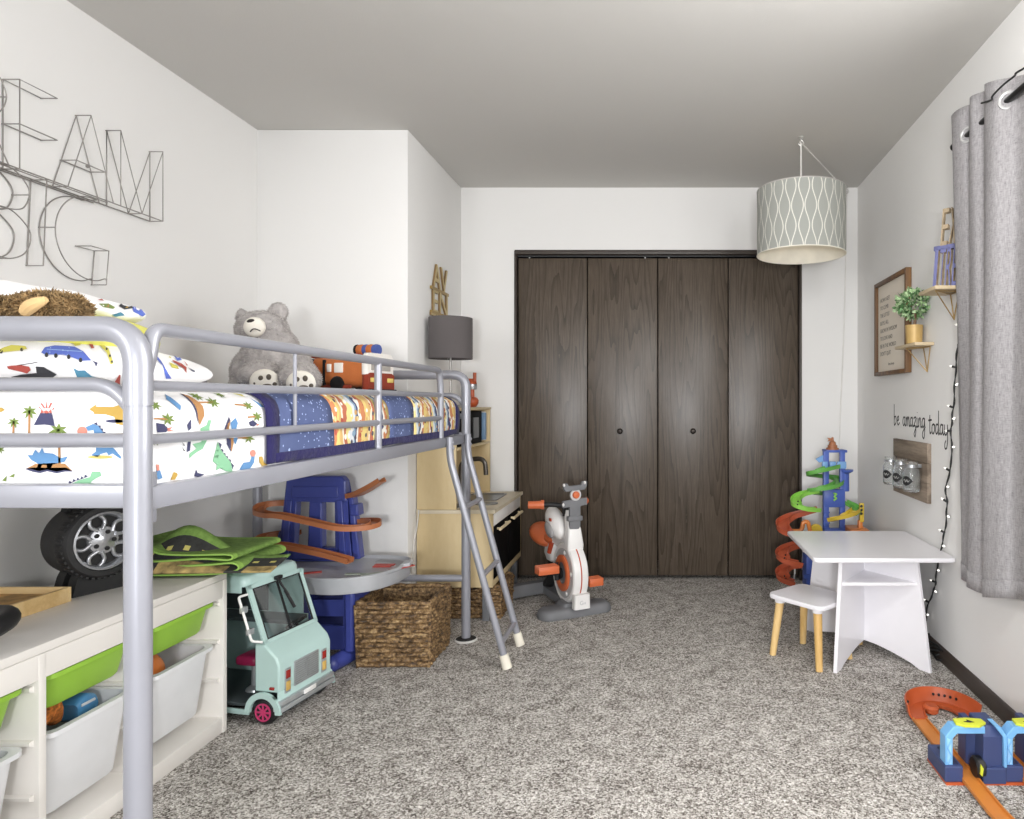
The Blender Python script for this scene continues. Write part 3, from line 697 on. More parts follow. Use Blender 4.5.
for a_ in ((-.012, .008, -W2*1.05, -W2*.95, .075, .108, .003), (.022, .062, -W2*1.05, -W2*.95, .072, .112, .003)):
    b = MB(M_wp); b.bx(*a_); b.build('side_window', fe)
b = MB(M_gp); b.bx(.172, .1775, -W2*.72, -W2*.06, .082, .122, .002); b.bx(.172, .1775, W2*.06, W2*.72, .082, .122, .002); b.build('windscreen', fe)
b = MB(M_yl); b.bx(.176, .184, -W2*.86, -W2*.42, .034, .052, .003); b.bx(.176, .184, W2*.42, W2*.86, .034, .052, .003); b.build('headlight', fe)
for x in (-.125, .035):
    for sy in (-1, 1):
        b = MB(M_bk); b.lathe([(.0, -.022), (.026, -.022), (.031, -.014), (.031, .014), (.026, .022), (0, .022)], (x, sy*W2*.86, .028), 20, 'Y'); b.build('wheel', fe)
b = MB(M_bk)
for k in range(4): b.bx(-.102, -.078, -W2*1.07, -W2*.9, .072+k*.016, .080+k*.016, .001)
for k in range(3): b.bx(-.155, -.118, -W2*1.03, -W2*.9, .034+k*.014, .041+k*.014, .001)
b.bx(-.032, -.022, -W2*1.04, -W2*.9, .02, .125, .002); b.bx(.09, .19, -W2*1.0, W2*1.0, -.001, .006, .002); b.build('vent', fe)
b = MB(M_rd); b.loft([[(x, y, z + .142) for y, z in rrect(w_, h_, .006, 3)] for x, w_, h_ in ((-.17, .01, .006), (-.05, .05, .022), (.02, .05, .016), (.09, .06, .028), (.10, .05, .02))]); b.build('ladder', fe, smooth=60)
b = MB(M_or); pts = [(.07, -.02), (.10, -.03), (.13, -.03), (.162, -.02)]
for i, m in enumerate((M_bk, M_or, M_bl, M_or, M_bl)):
    b.use(m); xs = [.066, .078, .105, .124, .150, .172]; b.loft([[(x, y*1.0 - .01, z + .168) for y, z in circ(r, 16)] for x, r in ((xs[i], .021), ((xs[i]+xs[i+1])/2, .0235), (xs[i+1], .021))])
b.build('siren_roll', fe, smooth=60)
# ------------------------------------------------------------------ low white storage unit with bins
M_lam = mat('white_laminate', (228, 224, 218), .45, var=.01)
M_bin = mat('frosted_white_bin', (226, 227, 229), .4, var=.02); M_grn = mat('lime_green_bin', (142, 186, 62), .45, var=.03)
SX0, SX1, SY0, SY1, SZ = -1.895, -1.455, 1.25, 2.27, .535
su = thing('storage_unit', 'low white storage unit with sliding bins under the loft bed', 'storage unit', ((SX0+SX1)/2, (SY0+SY1)/2, 0))
def part(name, parent, m, fn, **k):
    b = MB(m); fn(b); return b.build(name, parent, w=True, **k)
part('top', su, M_lam, lambda b: b.bx(SX0, SX1, SY0, SY1, SZ-.022, SZ, .002))
part('front_apron', su, M_lam, lambda b: b.bx(SX1-.022, SX1-.001, SY0+.002, SY1-.002, .452, SZ-.023, .002))
part('back_panel', su, M_lam, lambda b: b.bx(SX0, SX0+.008, SY0+.02, SY1-.02, .02, SZ-.024))
part('base', su, M_lam, lambda b: b.bx(SX0, SX1-.003, SY0+.02, SY1-.02, .0, .052, .002))
dv = [SY0+.010, 1.590, 1.925, SY1-.010]
for i, y in enumerate(dv):
    p = part('side_panel' if i in (0, 3) else 'divider', su, M_lam, lambda b: b.bx(SX0+.001, SX1, y-.010, y+.010, .0, SZ-.023, .0015))
    for z in (.434, .307, .178):
        for s in ((-1, 1) if 0 < i < 3 else (1,) if i == 0 else (-1,)):
            part('bin_rail', p, M_lam, lambda b: b.loft([[(x, y+s*a, z+h) for a, h in ((.010, -.010), (.022, -.004), (.022, .004), (.010, .006))] for x in (SX0+.02, SX1-.012)]))
def bin_(c, w, d, z0, z1, m, label, name='storage_bin', lip=.012):
    o = thing(name, label, 'bin', (c[0], c[1], z0), 0, 'bins in the white storage unit')
    h = z1 - z0; b = MB(m)
    def ring(k, z, e=0.0, n=5): return [(x+c[0], y+c[1], z) for x, y in rrect(d*k+2*e, w*k+2*e, .03, n)]
    t = .86 if h > .15 else .90
    R = [ring(t-.03, z0+.0), ring(t, z0+.008), ring(1-.02, z1-.012), ring(1-.02, z1-.012, lip), ring(1-.02, z1, lip), ring(1-.02, z1, -.004), ring(t, z0+.014, -.005), ring(t-.04, z0+.010, -.005)]
    b.loft(R); b.build('tub', o, w=True, smooth=40); return o
Wb, Db, bxc = .262, .40, SX1-.012-.205
names = {0: 'nearest', 1: 'middle', 2: 'farthest'}
for i in range(3):
    yc = (dv[i]+dv[i+1])/2
    bin_((bxc, yc), Wb, Db, .354, .447, M_grn, ['shallow lime green bin nearest the camera, at the picture edge', 'shallow lime green bin in the middle column of the white storage unit', 'shallow lime green bin beside the toy van, farthest column of the white unit'][i])
    bin_((bxc, yc), Wb, Db, .088, .304, M_bin, ['deep white bin nearest the camera, at the picture edge', 'deep white bin holding toys in the middle column of the white unit', 'deep white bin with an orange ball, farthest column of the white unit'][i])
M_oball = mat('orange_rubber', (214, 122, 54), .5)
b = MB(M_oball); b.sph((-1.61, 2.07, .262), (.070, .085, .072), 24, 16); o = b.build('ball', smooth=180); tag(o, 'orange ball showing over the rim of the farthest deep white bin', 'ball')
M_tig = mat('orange_brown_plush', (178, 104, 44), .9, var=.35, scale=90); M_tblue = mat('blue_toy_plastic', (70, 128, 170), .4); M_tgrn = mat('green_toy_plastic', (66, 130, 84), .5); M_wlight = mat('light_grey_plastic', (196, 198, 200), .45)
b = MB(M_tig); b.tube(catmull([(-1.60, 1.69, .24), (-1.59, 1.715, .290), (-1.58, 1.745, .312), (-1.585, 1.765, .27)], 6), lambda t: .016 + .012*math.sin(PI*t), 14); o = b.build('plush_tail', smooth=180); tag(o, 'brown and orange striped plush sticking out of the middle deep white bin', 'soft toy')
tb = thing('toy_vehicle', 'blue toy vehicle lying in the middle deep white bin', 'toy', (-1.58, 1.81, .25))
part('body', tb, M_tblue, lambda b: b.loft([[(x-1.575, 1.785+y*1.0, .282+z) for x, z in rrect(.07, h, .012, 3)] for y, h in ((0, .04), (.012, .06), (.035, .075), (.06, .055), (.065, .03))]), smooth=50)
part('stripe', tb, M_wlight, lambda b: b.bx(-1.545, -1.537, 1.795, 1.84, .292, .300, .003))
b = MB(M_tgrn); b.lathe([(0, -.04), (.035, -.035), (.04, 0), (.03, .02), (0, .03)], (-1.60, 1.672, .215), 18, 'Y'); o = b.build('toy_block', smooth=50); tag(o, 'small green toy in the corner of the middle deep white bin', 'toy')

# ------------------------------------------------------------------ things on the unit
M_tread = mat('black_tyre_plastic', (34, 34, 35), .55, bump=.2, bscale=80); M_rim = mat('silver_rim', (186, 188, 192), .28, .75); M_blk2 = mat('matt_black_plastic', (24, 24, 25), .6)
tc = thing('wheel_case', 'black toy car carry case shaped like a tyre with a silver wheel rim', 'carry case', (-1.725, 2.045, SZ), math.radians(-20))
R, zc = .112, .156
b = MB(M_tread)     # axis along local x, face at +x
b.lathe([(0, -.052), (R*.80, -.052), (R*.93, -.046), (R*.95, -.034), (R*.95, .02), (R*.985, .028), (R, .038), (R, .064), (R*.93, .074), (R*.80, .076), (R*.77, .068), (R*.77, .050), (0, .050)], (0, 0, zc), 56, 'X'); b.build('barrel', tc, smooth=40)
for k in range(44):
    a = 2*PI*k/44
    if k == 0: tr_ = MB(M_tread)
    tr_.box((.051, -R*1.003*math.sin(a), zc+R*1.003*math.cos(a)), (.032, .0085, .006), .0012, Matrix.Rotation(a, 3, 'X'))
tr_.build('tread', tc, smooth=30)
b = MB(M_rim); b.lathe([(R*.775, .052), (R*.775, .074), (R*.73, .076), (R*.70, .071), (R*.66, .060), (R*.655, .052)], (0, 0, zc), 48, 'X', cap=(False, False)); rm = b.build('wheel_rim', tc, label='silver wheel rim')
b = MB(M_blk2); b.lathe([(0, .052), (R*.70, .052), (R*.70, .054), (0, .054)], (0, 0, zc), 40, 'X'); b.build('backing', rm)
b = MB(M_rim); b.lathe([(0, .066), (.012, .066), (.016, .064), (.040, .061), (.042, .054)], (0, 0, zc), 32, 'X', cap=(True, False)); b.build('hub', rm)
for k in range(5):
    a = 2*PI*k/5+.3
    for sgn in (-1, 1):
        b = MB(M_rim); pts = []
        for j in range(6):
            t = j/5; rr = .034 + (R*.70-.034)*t; aa = a + sgn*(.16 + .30*math.sin(t*PI*.9)) * (1-.4*t)
            pts.append((.060 - .004*t, -rr*math.sin(aa), zc + rr*math.cos(aa)))
        b.tube(catmull(pts, 3), .0058, 8); b.build('spoke', rm, smooth=60)
    b = MB(M_blk2); b.cyl((.060, -.026*math.sin(a+.6), zc+.026*math.cos(a+.6)), (.0655, -.026*math.sin(a+.6), zc+.026*math.cos(a+.6)), .0065); b.build('lug_hole', rm)
b = MB(M_blk2)
b.sweep(fillet([(-.012, -.058, zc+R*.80), (-.012, -.048, zc+R+.034), (-.012, .048, zc+R+.034), (-.012, .058, zc+R*.80)], .012, 4), [(-.005, -.016), (.005, -.016), (.005, .016), (-.005, .016)], up=(1, 0, 0)); b.build('handle', tc)
for x in (-.03, .03):
    b = MB(M_blk2); b.loft([[(x+.018*u, y*k, z) for u, y in ((-1, -1), (1, -1), (1, 1), (-1, 1))] for k, z in ((.075, .0), (.062, .05), (.05, .075))]); b.build('foot', tc)
# wooden puzzle tray
M_pine = wood_mat('light_pine', [(206, 170, 112), (222, 190, 134), (232, 204, 152)], (6, 30, 30), .5, ring=1.5); M_puz = mat('worn_printed_puzzle', (176, 140, 88), .7, var=.25, scale=18); M_dl = mat('dark_puzzle_outline', (58, 46, 38), .7)
tp = thing('puzzle_tray', 'shallow light wooden puzzle tray lying on the white storage unit', 'puzzle', (-1.81, 1.74, SZ))
X0, X1, Y0, Y1 = -1.935, -1.685, 1.56, 1.932
for a_ in ((X0, X1, Y0, Y0+.010), (X0, X1, Y1-.010, Y1), (X0, X0+.010, Y0+.01, Y1-.01), (X1-.010, X1, Y0+.01, Y1-.01)): part('tray_side', tp, M_pine, lambda b: b.bx(*a_, SZ, SZ+.042, .0015))
pz = part('puzzle_board', tp, M_puz, lambda b: b.bx(X0+.011, X1-.011, Y0+.011, Y1-.011, SZ+.002, SZ+.024, .001))
b = MB(M_dl); rr = random.Random(4)
for k in range(9):
    x, y = rr.uniform(X0+.05, X1-.05), rr.uniform(Y0+.06, Y1-.05); b.tube(catmull([(x+rr.uniform(-.045, .045), y+rr.uniform(-.04, .04), SZ+.0245) for _ in range(4)], 5), .0022, 6)
b.build('puzzle_lines', pz, w=True)
# black toy steering wheel
sw = thing('toy_steering_wheel', 'black toy steering wheel lying on the white storage unit at the picture edge', 'toy', (-1.585, 1.50, SZ))
Mt = T(-1.585, 1.50, SZ+.052) @ Ry(math.radians(-7)) @ Rx(math.radians(8))
b = MB(M_black); b.xf(Mt); b.tube([(.100*math.cos(2*PI*k/48), .100*math.sin(2*PI*k/48), 0) for k in range(48)], .022, 14, closed=True); b.build('rim', sw, w=True, smooth=180)
for k in range(3):
    a = 2*PI*k/3+.3; part('spoke', sw, M_blk2, lambda b: (b.xf(Mt), b.loft([[(r*math.cos(a)-s*wd*math.sin(a), r*math.sin(a)+s*wd*math.cos(a), z) for s, z in ((-1, -.008), (1, -.008), (1, .006), (-1, .006))] for r, wd in ((.02, .018), (.09, .012))])))
part('hub', sw, M_blk2, lambda b: (b.xf(Mt), b.lathe([(0, -.03), (.03, -.03), (.034, -.01), (.034, .006), (.026, .012), (0, .013)], (0, 0, 0))), smooth=40)
# green road play mat, folded
def playmat():
    t = NT('green_road_mat'); v = t.coord('Object')
    t.l(t.ramp(t.noise(v, 60, 3), [(.3, (106, 140, 64)), (.7, (134, 166, 84))]), t.b.inputs['Base Color']); t.set(Roughness=.95); t.bump(t.noise(v, 220, 2), .4, .004); return t.m
M_pm = playmat(); M_edge = mat('bright_green_mat_edge', (142, 180, 84), .8); M_road = mat('dark_mat_road', (54, 54, 52), .9, var=.15, scale=60); M_dash = mat('yellow_road_dash', (206, 196, 110), .9); M_land = mat('tan_mat_print', (150, 130, 84), .95, var=.35, scale=28)
pm = thing('play_mat', 'folded green road play mat lying across the storage unit and the toy van', 'play mat', (-1.5, 2.32, SZ))
FY0, FY1 = 2.185, 2.46; z0 = SZ+.004
base = [p + Vector((-.065, 0, .004)) for p in catmull([(-1.76, 0, z0), (-1.60, 0, z0), (-1.40, 0, z0+.004), (-1.32, 0, z0+.012), (-1.298, 0, z0+.026), (-1.32, 0, z0+.040), (-1.40, 0, z0+.034), (-1.50, 0, z0+.030), (-1.72, 0, z0+.026), (-1.745, 0, z0+.034), (-1.72, 0, z0+.042),
    (-1.55, 0, z0+.046), (-1.42, 0, z0+.054), (-1.335, 0, z0+.050), (-1.318, 0, z0+.060), (-1.34, 0, z0+.068), (-1.45, 0, z0+.066), (-1.55, 0, z0+.070), (-1.60, 0, z0+.086), (-1.66, 0, z0+.082), (-1.70, 0, z0+.095)], 5)]
def strip(b, pts, y0, y1, ny, mfn, dz=0.0, th=.0055):
    n = len(pts); nr = []
    for i in range(n):
        t = (pts[min(i+1, n-1)] - pts[max(i-1, 0)]).normalized(); nr.append(Vector((-t.z, 0, t.x)))
    for j in range(ny):
        ya, yb = y0+(y1-y0)*j/ny, y0+(y1-y0)*(j+1)/ny
        for i in range(n-1):
            b.use(mfn(i/(n-1), (j+.5)/ny))
            q = [pts[i]+nr[i]*(th/2+dz), pts[i+1]+nr[i+1]*(th/2+dz), pts[i+1]-nr[i+1]*th/2, pts[i]-nr[i]*th/2]
            for a, c in ((0, 1), (2, 3)): b.poly([(q[a].x, ya, q[a].z), (q[c].x, ya, q[c].z), (q[c].x, yb, q[c].z), (q[a].x, yb, q[a].z)])
            if j == 0: b.use(M_edge); b.poly([(p.x, ya, p.z) for p in q])
            if j == ny-1: b.use(M_edge); b.poly([(p.x, yb, p.z) for p in q])
    for e in (0, n-1):
        b.use(M_edge); p, m = pts[e]+nr[e]*th/2, pts[e]-nr[e]*th/2; b.poly([(p.x, y0, p.z), (m.x, y0, m.z), (m.x, y1, m.z), (p.x, y1, p.z)])
b = MB(M_pm); strip(b, base, FY0, FY1, 12, lambda u, v: M_edge if v < .05 or v > .95 else M_land if (.80 < u < .93 and .35 < v < .7) else M_pm); b.build('folded_mat', pm, w=True, smooth=50)
# turned-back corner with the road print
b = MB(M_pm)
def flap(u, v): # u along the road, v across
    x = -1.70 + .44*u; y = 2.155 + .12*v + .03*u; z = z0 + .018 + .125*math.exp(-((u-.24)/.30)**2)*v**1.1 + .03*u*v
    return Vector((x, y, z))
N1, N2 = 24, 10
for i in range(N1):
    for j in range(N2):
        u0, u1, v0, v1 = i/N1, (i+1)/N1, j/N2, (j+1)/N2
        d = (j+.5)/N2 - .15 - .55*abs((i+.5)/N1 - .25)*0
        jj = (j+.5)/N2
        b.use(M_pm if jj > .84 else M_road if .34 < jj < .84 else M_land if i > 3 and not 15 < i < 19 else M_road)
        if .5 < jj < .6 and i % 3 == 1: b.use(M_dash)
        b.poly([flap(u0, v0), flap(u1, v0), flap(u1, v1), flap(u0, v1)])
bmesh.ops.remove_doubles(b.bm, verts=b.bm.verts[:], dist=1e-5)
o = b.build('turned_corner', pm, w=True, smooth=50); sd = o.modifiers.new('thickness', 'SOLIDIFY'); sd.thickness = .005

# ------------------------------------------------------------------ mint toy van
M_mint = mat('mint_green_plastic', (184, 212, 207), .35, var=.015, coat=.3); M_pink = mat('crimson_pink_plastic', (150, 34, 76), .4); M_hub = mat('pink_hub_plastic', (198, 60, 110), .35)
M_dkfl = mat('dark_teal_grey_plastic', (66, 74, 76), .6); M_sil = mat('silver_plastic', (176, 180, 182), .3, .5); M_red = mat('red_lens', (150, 40, 34), .25); M_amb = mat('amber_lens', (206, 170, 96), .25); M_inner = mat('mint_interior', (176, 202, 198), .5)
tgw = NT('toy_windscreen'); mx = tgw.n('ShaderNodeMixShader'); tr = tgw.n('ShaderNodeBsdfTransparent'); tr.inputs[0].default_value = (.98, 1, 1, 1); gl = tgw.n('ShaderNodeBsdfGlossy'); gl.inputs['Roughness'].default_value = .03
mx.inputs[0].default_value = .10; tgw.l(tr.outputs[0], mx.inputs[1]); tgw.l(gl.outputs[0], mx.inputs[2]); tgw.l(mx.outputs[0], tgw.out.inputs[0]); M_ws = tgw.m
van = thing('toy_van', 'mint green toy food van with pink wheels beside the white storage unit', 'toy van', (-1.332, 2.435, 0), math.radians(-11))
VW = .132       # half width; local x forward (towards +x), y across, z up. near side is y = -VW
def vp(name, parent, m, fn, **k):
    b = MB(m); fn(b); return b.build(name, parent, **k)
prf = [(.062, .045), (.066, .10), (.066, .205), (.054, .232), (.008, .276), (-.062, .472), (-.075, .487)]
nose = [(.062, .045), (.066, .10), (.066, .205), (.054, .232), (.008, .276), (-.03, .276), (-.03, .045)]
nose = [(.066, .112), (.066, .205), (.054, .232), (.008, .276), (-.03, .276), (-.03, .112)]
bd = vp('body', van, M_mint, lambda b: b.loft([[(x, y, z) for x, z in nose] for y in (-VW, VW)]), smooth=30, bev=.006)
vp('nose_core', van, M_dkfl, lambda b: b.bx(-.06, .058, -VW+.034, VW-.034, .03, .115, .002)); vp('front_apron', van, M_mint, lambda b: b.bx(.058, .066, -VW, VW, .045, .115, .002))
vp('roof', van, M_mint, lambda b: b.loft([[(x, y*k, z) for x, y in rrect(.50, VW*2, .03)] for z, k in ((.468, 1.0), (.485, 1.0), (.498, .97), (.504, .90))] and [[(x-.325, y*k, z) for x, y in rrect(.52*kk, VW*2, .03)] for z, k, kk in ((.466, 1.0, 1.0), (.486, 1.0, 1.0), (.499, .965, .985), (.504, .90, .96))]), smooth=50)
# windscreen frame: pillars and edges on the slope from (.008,.276) to (-.062,.472)
def slope(t, o=0.0): return (.008 - .070*t + o*.94, .276 + .196*t + o*.336)
def bar_y(b, t0, t1, y0, y1, o0=-.006, o1=.002):
    b.loft([[(*slope(t, o)[:1], y, slope(t, o)[1]) for t, o in ((t0, o0), (t1, o0), (t1, o1), (t0, o1))] for y in (y0, y1)])
vp('screen_pillar', van, M_mint, lambda b: bar_y(b, 0, 1, -VW, -VW+.018)); vp('screen_pillar', van, M_mint, lambda b: bar_y(b, 0, 1, VW-.018, VW))
vp('screen_header', van, M_mint, lambda b: bar_y(b, .93, 1.0, -VW, VW)); vp('screen_sill', van, M_mint, lambda b: bar_y(b, -.01, .05, -VW, VW))
g = vp('windscreen', van, M_ws, lambda b: bar_y(b, .05, .93, -VW+.018, VW-.018, -.0025, -.0005))
def border(b):
    for a in ((.05, .07, -VW+.018, VW-.018), (.91, .93, -VW+.018, VW-.018), (.05, .93, -VW+.018, -VW+.023), (.05, .93, VW-.023, VW-.018), (.05, .93, -.004, .004)): bar_y(b, *a, -.001, .0025)
vp('seal', g, M_black, border)
wp = MB(M_black); s0, s1 = slope(.97, .012), slope(.30, .010)
wp.tube([(s0[0], .0, s0[1]), (s0[0]+.004, .004, s0[1]-.02), (slope(.62, .012)[0], .022, slope(.62, .012)[1])], .004, 8); wp.tube([(slope(.72, .008)[0], .016, slope(.72, .008)[1]), (slope(.38, .008)[0], .036, slope(.38, .008)[1])], .0055, 8); wp.box((s0[0], 0, s0[1]), (.014, .03, .014), .003); wp.build('wiper', van)
# far side, back, floor, near-side sill
vp('far_side', van, M_inner, lambda b: (b.bx(-.57, -.03, VW-.006, VW, .05, .30, .001), b.bx(-.57, -.50, VW-.006, VW, .30, .47, .001), b.bx(-.2, -.05, VW-.006, VW, .30, .47, .001), b.bx(-.50, -.2, VW-.006, VW, .43, .47, .001)))
vp('back_panel', van, M_inner, lambda b: b.bx(-.578, -.57, -VW, VW, .05, .47, .002))
vp('floor_pan', van, M_dkfl, lambda b: b.bx(-.57, .04, -VW+.004, VW-.004, .055, .066, .002))
vp('near_side', van, M_mint, lambda b: (b.bx(-.57, -.35, -VW, -VW+.006, .05, .47, .001), b.bx(-.35, -.055, -VW, -VW+.007, .028, .046, .001), b.bx(-.35, -.085, -VW, -VW+.006, .445, .47, .001)))
vp('counter_shelf', van, M_dkfl, lambda b: b.bx(-.50, -.03, VW-.09, VW-.007, .285, .300, .002)); vp('serving_window', van, M_dkfl, lambda b: b.bx(-.50, -.2, VW-.004, VW-.001, .30, .43))
# wheel arches and wheels
for yy, s in ((-VW, -1), (VW, 1)):
    def arch(b):
        n = 14; o = [(.008+.070*math.cos(PI*k/n), .042+.072*math.sin(PI*k/n)) for k in range(n+1)]; i_ = [(.008+.050*math.cos(PI*k/n), .042+.052*math.sin(PI*k/n)) for k in range(n+1)]
        for k in range(n): b.loft([[(p[0], y, p[1]) for p in (o[k], o[k+1], i_[k+1], i_[k])] for y in (yy-.010*(s < 0), yy+.010*(s > 0))], (True, True))
    a_ = MB(M_mint); arch(a_); bmesh.ops.remove_doubles(a_.bm, verts=a_.bm.verts[:], dist=1e-5); a_.build('wheel_arch', van, smooth=40)
    for x in (.008, -.42):
        wl = vp('wheel', van, M_black, lambda b: b.lathe([(.0, -.016), (.034, -.016), (.042, -.012), (.045, -.004), (.045, .008), (.042, .014), (.034, .016), (0, .016)], (x, yy-s*.012, .045), 32, 'Y'), smooth=50)
        hb = MB(M_hub); ys = yy - s*.012 + s*.0165
        hb.lathe([(.031, 0), (.031, s*.003), (.026, s*.003), (.026, 0)], (x, ys, .045), 28, 'Y', cap=(False, False)); hb.lathe([(.0, s*.004), (.008, s*.004), (.009, 0), (0, 0)], (x, ys, .045), 16, 'Y')
        for k in range(8):
            an = 2*PI*k/8; hb.box((x+.017*math.cos(an), ys+s*.001, .045+.017*math.sin(an)), (.022, .003, .006), 0, Matrix.Rotation(-an, 3, 'Y'))
        hb.use(M_black); hb.lathe([(0, -s*.001), (.027, -s*.001), (.027, 0), (0, 0)], (x, ys, .045), 24, 'Y'); hb.build('hub', wl, label='pink spoked hub')
# front details
gr = vp('grille', van, M_sil, lambda b: b.bx(.060, .0695, -.062, .062, .108, .196, .002))
def slats(b):
    for k in range(11): b.bx(.068, .0715, -.058, .058, .112+k*.0076, .115+k*.0076)
    b.bx(.068, .0725, -.0025, .0025, .125, .185)
    b.bx(.068, .0725, -.012, .012, .172, .176); b.bx(.068, .0725, -.007, .007, .181, .185)
vp('grille_bars', gr, mat('grey_grille', (150, 154, 154), .4, .3), slats)
for y in (-.092, .092):
    hl = vp('headlight', van, M_sil, lambda b: b.bx(.062, .0685, y-.014, y+.014, .10, .185, .002))
    vp('tail_lens', hl, M_red, lambda b: b.bx(.066, .071, y-.010, y+.010, .150, .178, .002)); vp('turn_lens', hl, M_amb, lambda b: b.bx(.066, .071, y-.010, y+.010, .108, .140, .002))
vp('bumper', van, M_sil, lambda b: (b.bx(.045, .082, -VW-.004, VW+.004, .048, .066, .004), b.bx(.045, .080, -VW-.003, VW+.003, .068, .086, .004)), smooth=30)
vp('number_plate', van, M_white, lambda b: b.bx(.080, .084, -.03, .03, .068, .084, .001)); vp('marker_light', van, M_red, lambda b: b.bx(.030, .048, -VW-.004, -VW+.002, .122, .132, .002))
# seat, steering wheel, handle bar on the near pillar
st = vp('seat', van, M_pink, lambda b: (b.bx(-.17, -.085, -.07, .02, .165, .200, .012)), smooth=50, label='crimson seat')
vp('seat_post', st, M_sil, lambda b: b.lathe([(0, .067), (.03, .067), (.028, .074), (.012, .085), (.010, .165), (0, .165)], (-.125, -.025, 0), 18))
vp('steering_wheel', van, M_black, lambda b: (b.xf(T(-.035, -.07+.14, .285) @ Ry(math.radians(-35))), b.tube([(.034*math.cos(2*PI*k/24), .034*math.sin(2*PI*k/24), 0) for k in range(24)], .004, 8, closed=True), b.cyl((0, 0, 0), (0, 0, -.05), .005), b.bx(-.03, .03, -.003, .003, -.002, .002)))
def hbar(b):
    pts = [(slope(.86)[0]-.004, -VW-.001, slope(.86)[1]), (slope(.86)[0]-.014, -VW-.030, slope(.86)[1]-.002), (slope(.04)[0]-.02, -VW-.030, slope(.04)[1]+.012), (slope(.0)[0]-.006, -VW-.001, slope(.0)[1]+.008)]
    b.tube(fillet(pts, .008, 4), .0042, 8)
mr = vp('mirror_bar', van, M_white, hbar, label='white mirror bracket')
for t in (.62, .25): vp('clamp', mr, M_sil, lambda b: b.box((slope(t)[0]-.018, -VW-.022, slope(t)[1]), (.016, .024, .022), .003))
# ------------------------------------------------------------------ blue race track table
M_blue = mat('royal_blue_plastic', (62, 72, 146), .38, var=.03, coat=.1); M_org = mat('orange_track_plastic', (180, 112, 72), .4, var=.04); M_grey = mat('silver_grey_plastic', (176, 178, 182), .35, .1)
M_dgrey = mat('grey_track_print', (146, 146, 150), .5); M_redp = mat('red_print', (176, 66, 56), .5); M_gprint = mat('grey_green_print', (150, 158, 146), .5)
tt = thing('race_track_table', 'blue and grey toy race track table with orange spiral ramps under the bed', 'toy track table', (-1.36, 2.92, 0))
# tower: leaning frame with two slots
YT = 3.03
def tw(u, v, d=0.0):       # u 0..1 across, v 0..1 up
    x0, x1 = -1.705 + .030*v, -1.372 - .040*v
    return (x0 + (x1-x0)*u, YT + .02*v + d, .40 + .372*v)
def slab(b, u0, u1, v0, v1, d0, d1, ub0=None, ub1=None):
    ub0 = u0 if ub0 is None else ub0; ub1 = u1 if ub1 is None else ub1
    b.loft([[tw(u0, v0, d), tw(u1, v0, d), tw(ub1, v1, d), tw(ub0, v1, d)] for d in (d0, d1)])
b = MB(M_blue)
slab(b, .0, .20, .0, .70, -.02, .03); slab(b, .80, 1.0, 0, .70, -.02, .03); slab(b, 0, 1, .70, .94, -.02, .03); slab(b, .0, 1, .94, 1.0, -.02, .03, .06, .94); slab(b, .20, .80, 0, .14, -.02, .03); slab(b, .40, .60, .14, .70, -.02, .03)
bmesh.ops.remove_doubles(b.bm, verts=b.bm.verts[:], dist=1e-5)
b.build('tower', tt, w=True, smooth=25, bev=.006)
b = MB(M_blue); slab(b, .06, .15, .03, .72, -.032, -.018); b.build('rib', tt, w=True, bev=.004)
b = MB(M_blue); slab(b, .85, .94, .03, .72, -.032, -.018); b.build('rib', tt, w=True, bev=.004)
b = MB(M_blue); slab(b, .12, .88, .74, .88, -.026, -.018); b.build('panel', tt, w=True, bev=.004)
b = MB(M_blue); slab(b, 1.0, 1.10, .0, .80, -.01, .045, 1.0, 1.08); b.build('buttress', tt, w=True, bev=.006)
b = MB(M_blue); slab(b, 1.02, 1.15, .52, .66, -.015, .05); b.build('bracket', tt, w=True, bev=.006)
b = MB(M_blue); slab(b, -.10, 0, 0, .34, -.01, .045, -.04, 0); b.build('buttress', tt, w=True, bev=.006)
U = [(-.024, .021), (-.024, 0), (.024, 0), (.024, .021), (.020, .021), (.020, .004), (-.020, .004), (-.020, .021)]
def trk(name, pts, parent, prof=U, m=M_org, n=6, **k):
    b = MB(m); b.sweep(catmull([at(*p) for p in pts], n), prof); return b.build(name, parent, w=True, smooth=30, **k)
trk('ramp', [(296, 505, 3.09), (275, 505.5, 3.07), (262, 508, 3.03), (259, 514, 2.98), (268, 517, 2.935), (282, 518, 2.91), (310, 524, 2.90), (338, 530, 2.90), (362, 530, 2.92), (374, 527, 2.96), (375, 523.5, 3.01), (366, 523, 3.06), (348, 524, 3.08)], tt)
trk('ramp', [(300, 535, 3.09), (280, 536, 3.07), (264, 539, 3.03), (261, 544, 2.98), (270, 547, 2.935), (284, 548, 2.91), (310, 553, 2.895), (332, 558, 2.885), (350, 563, 2.87)], tt)
trk('ramp', [(350, 498, 3.02), (358, 496, 2.99), (370, 490, 2.95), (383, 482, 2.93)], tt)
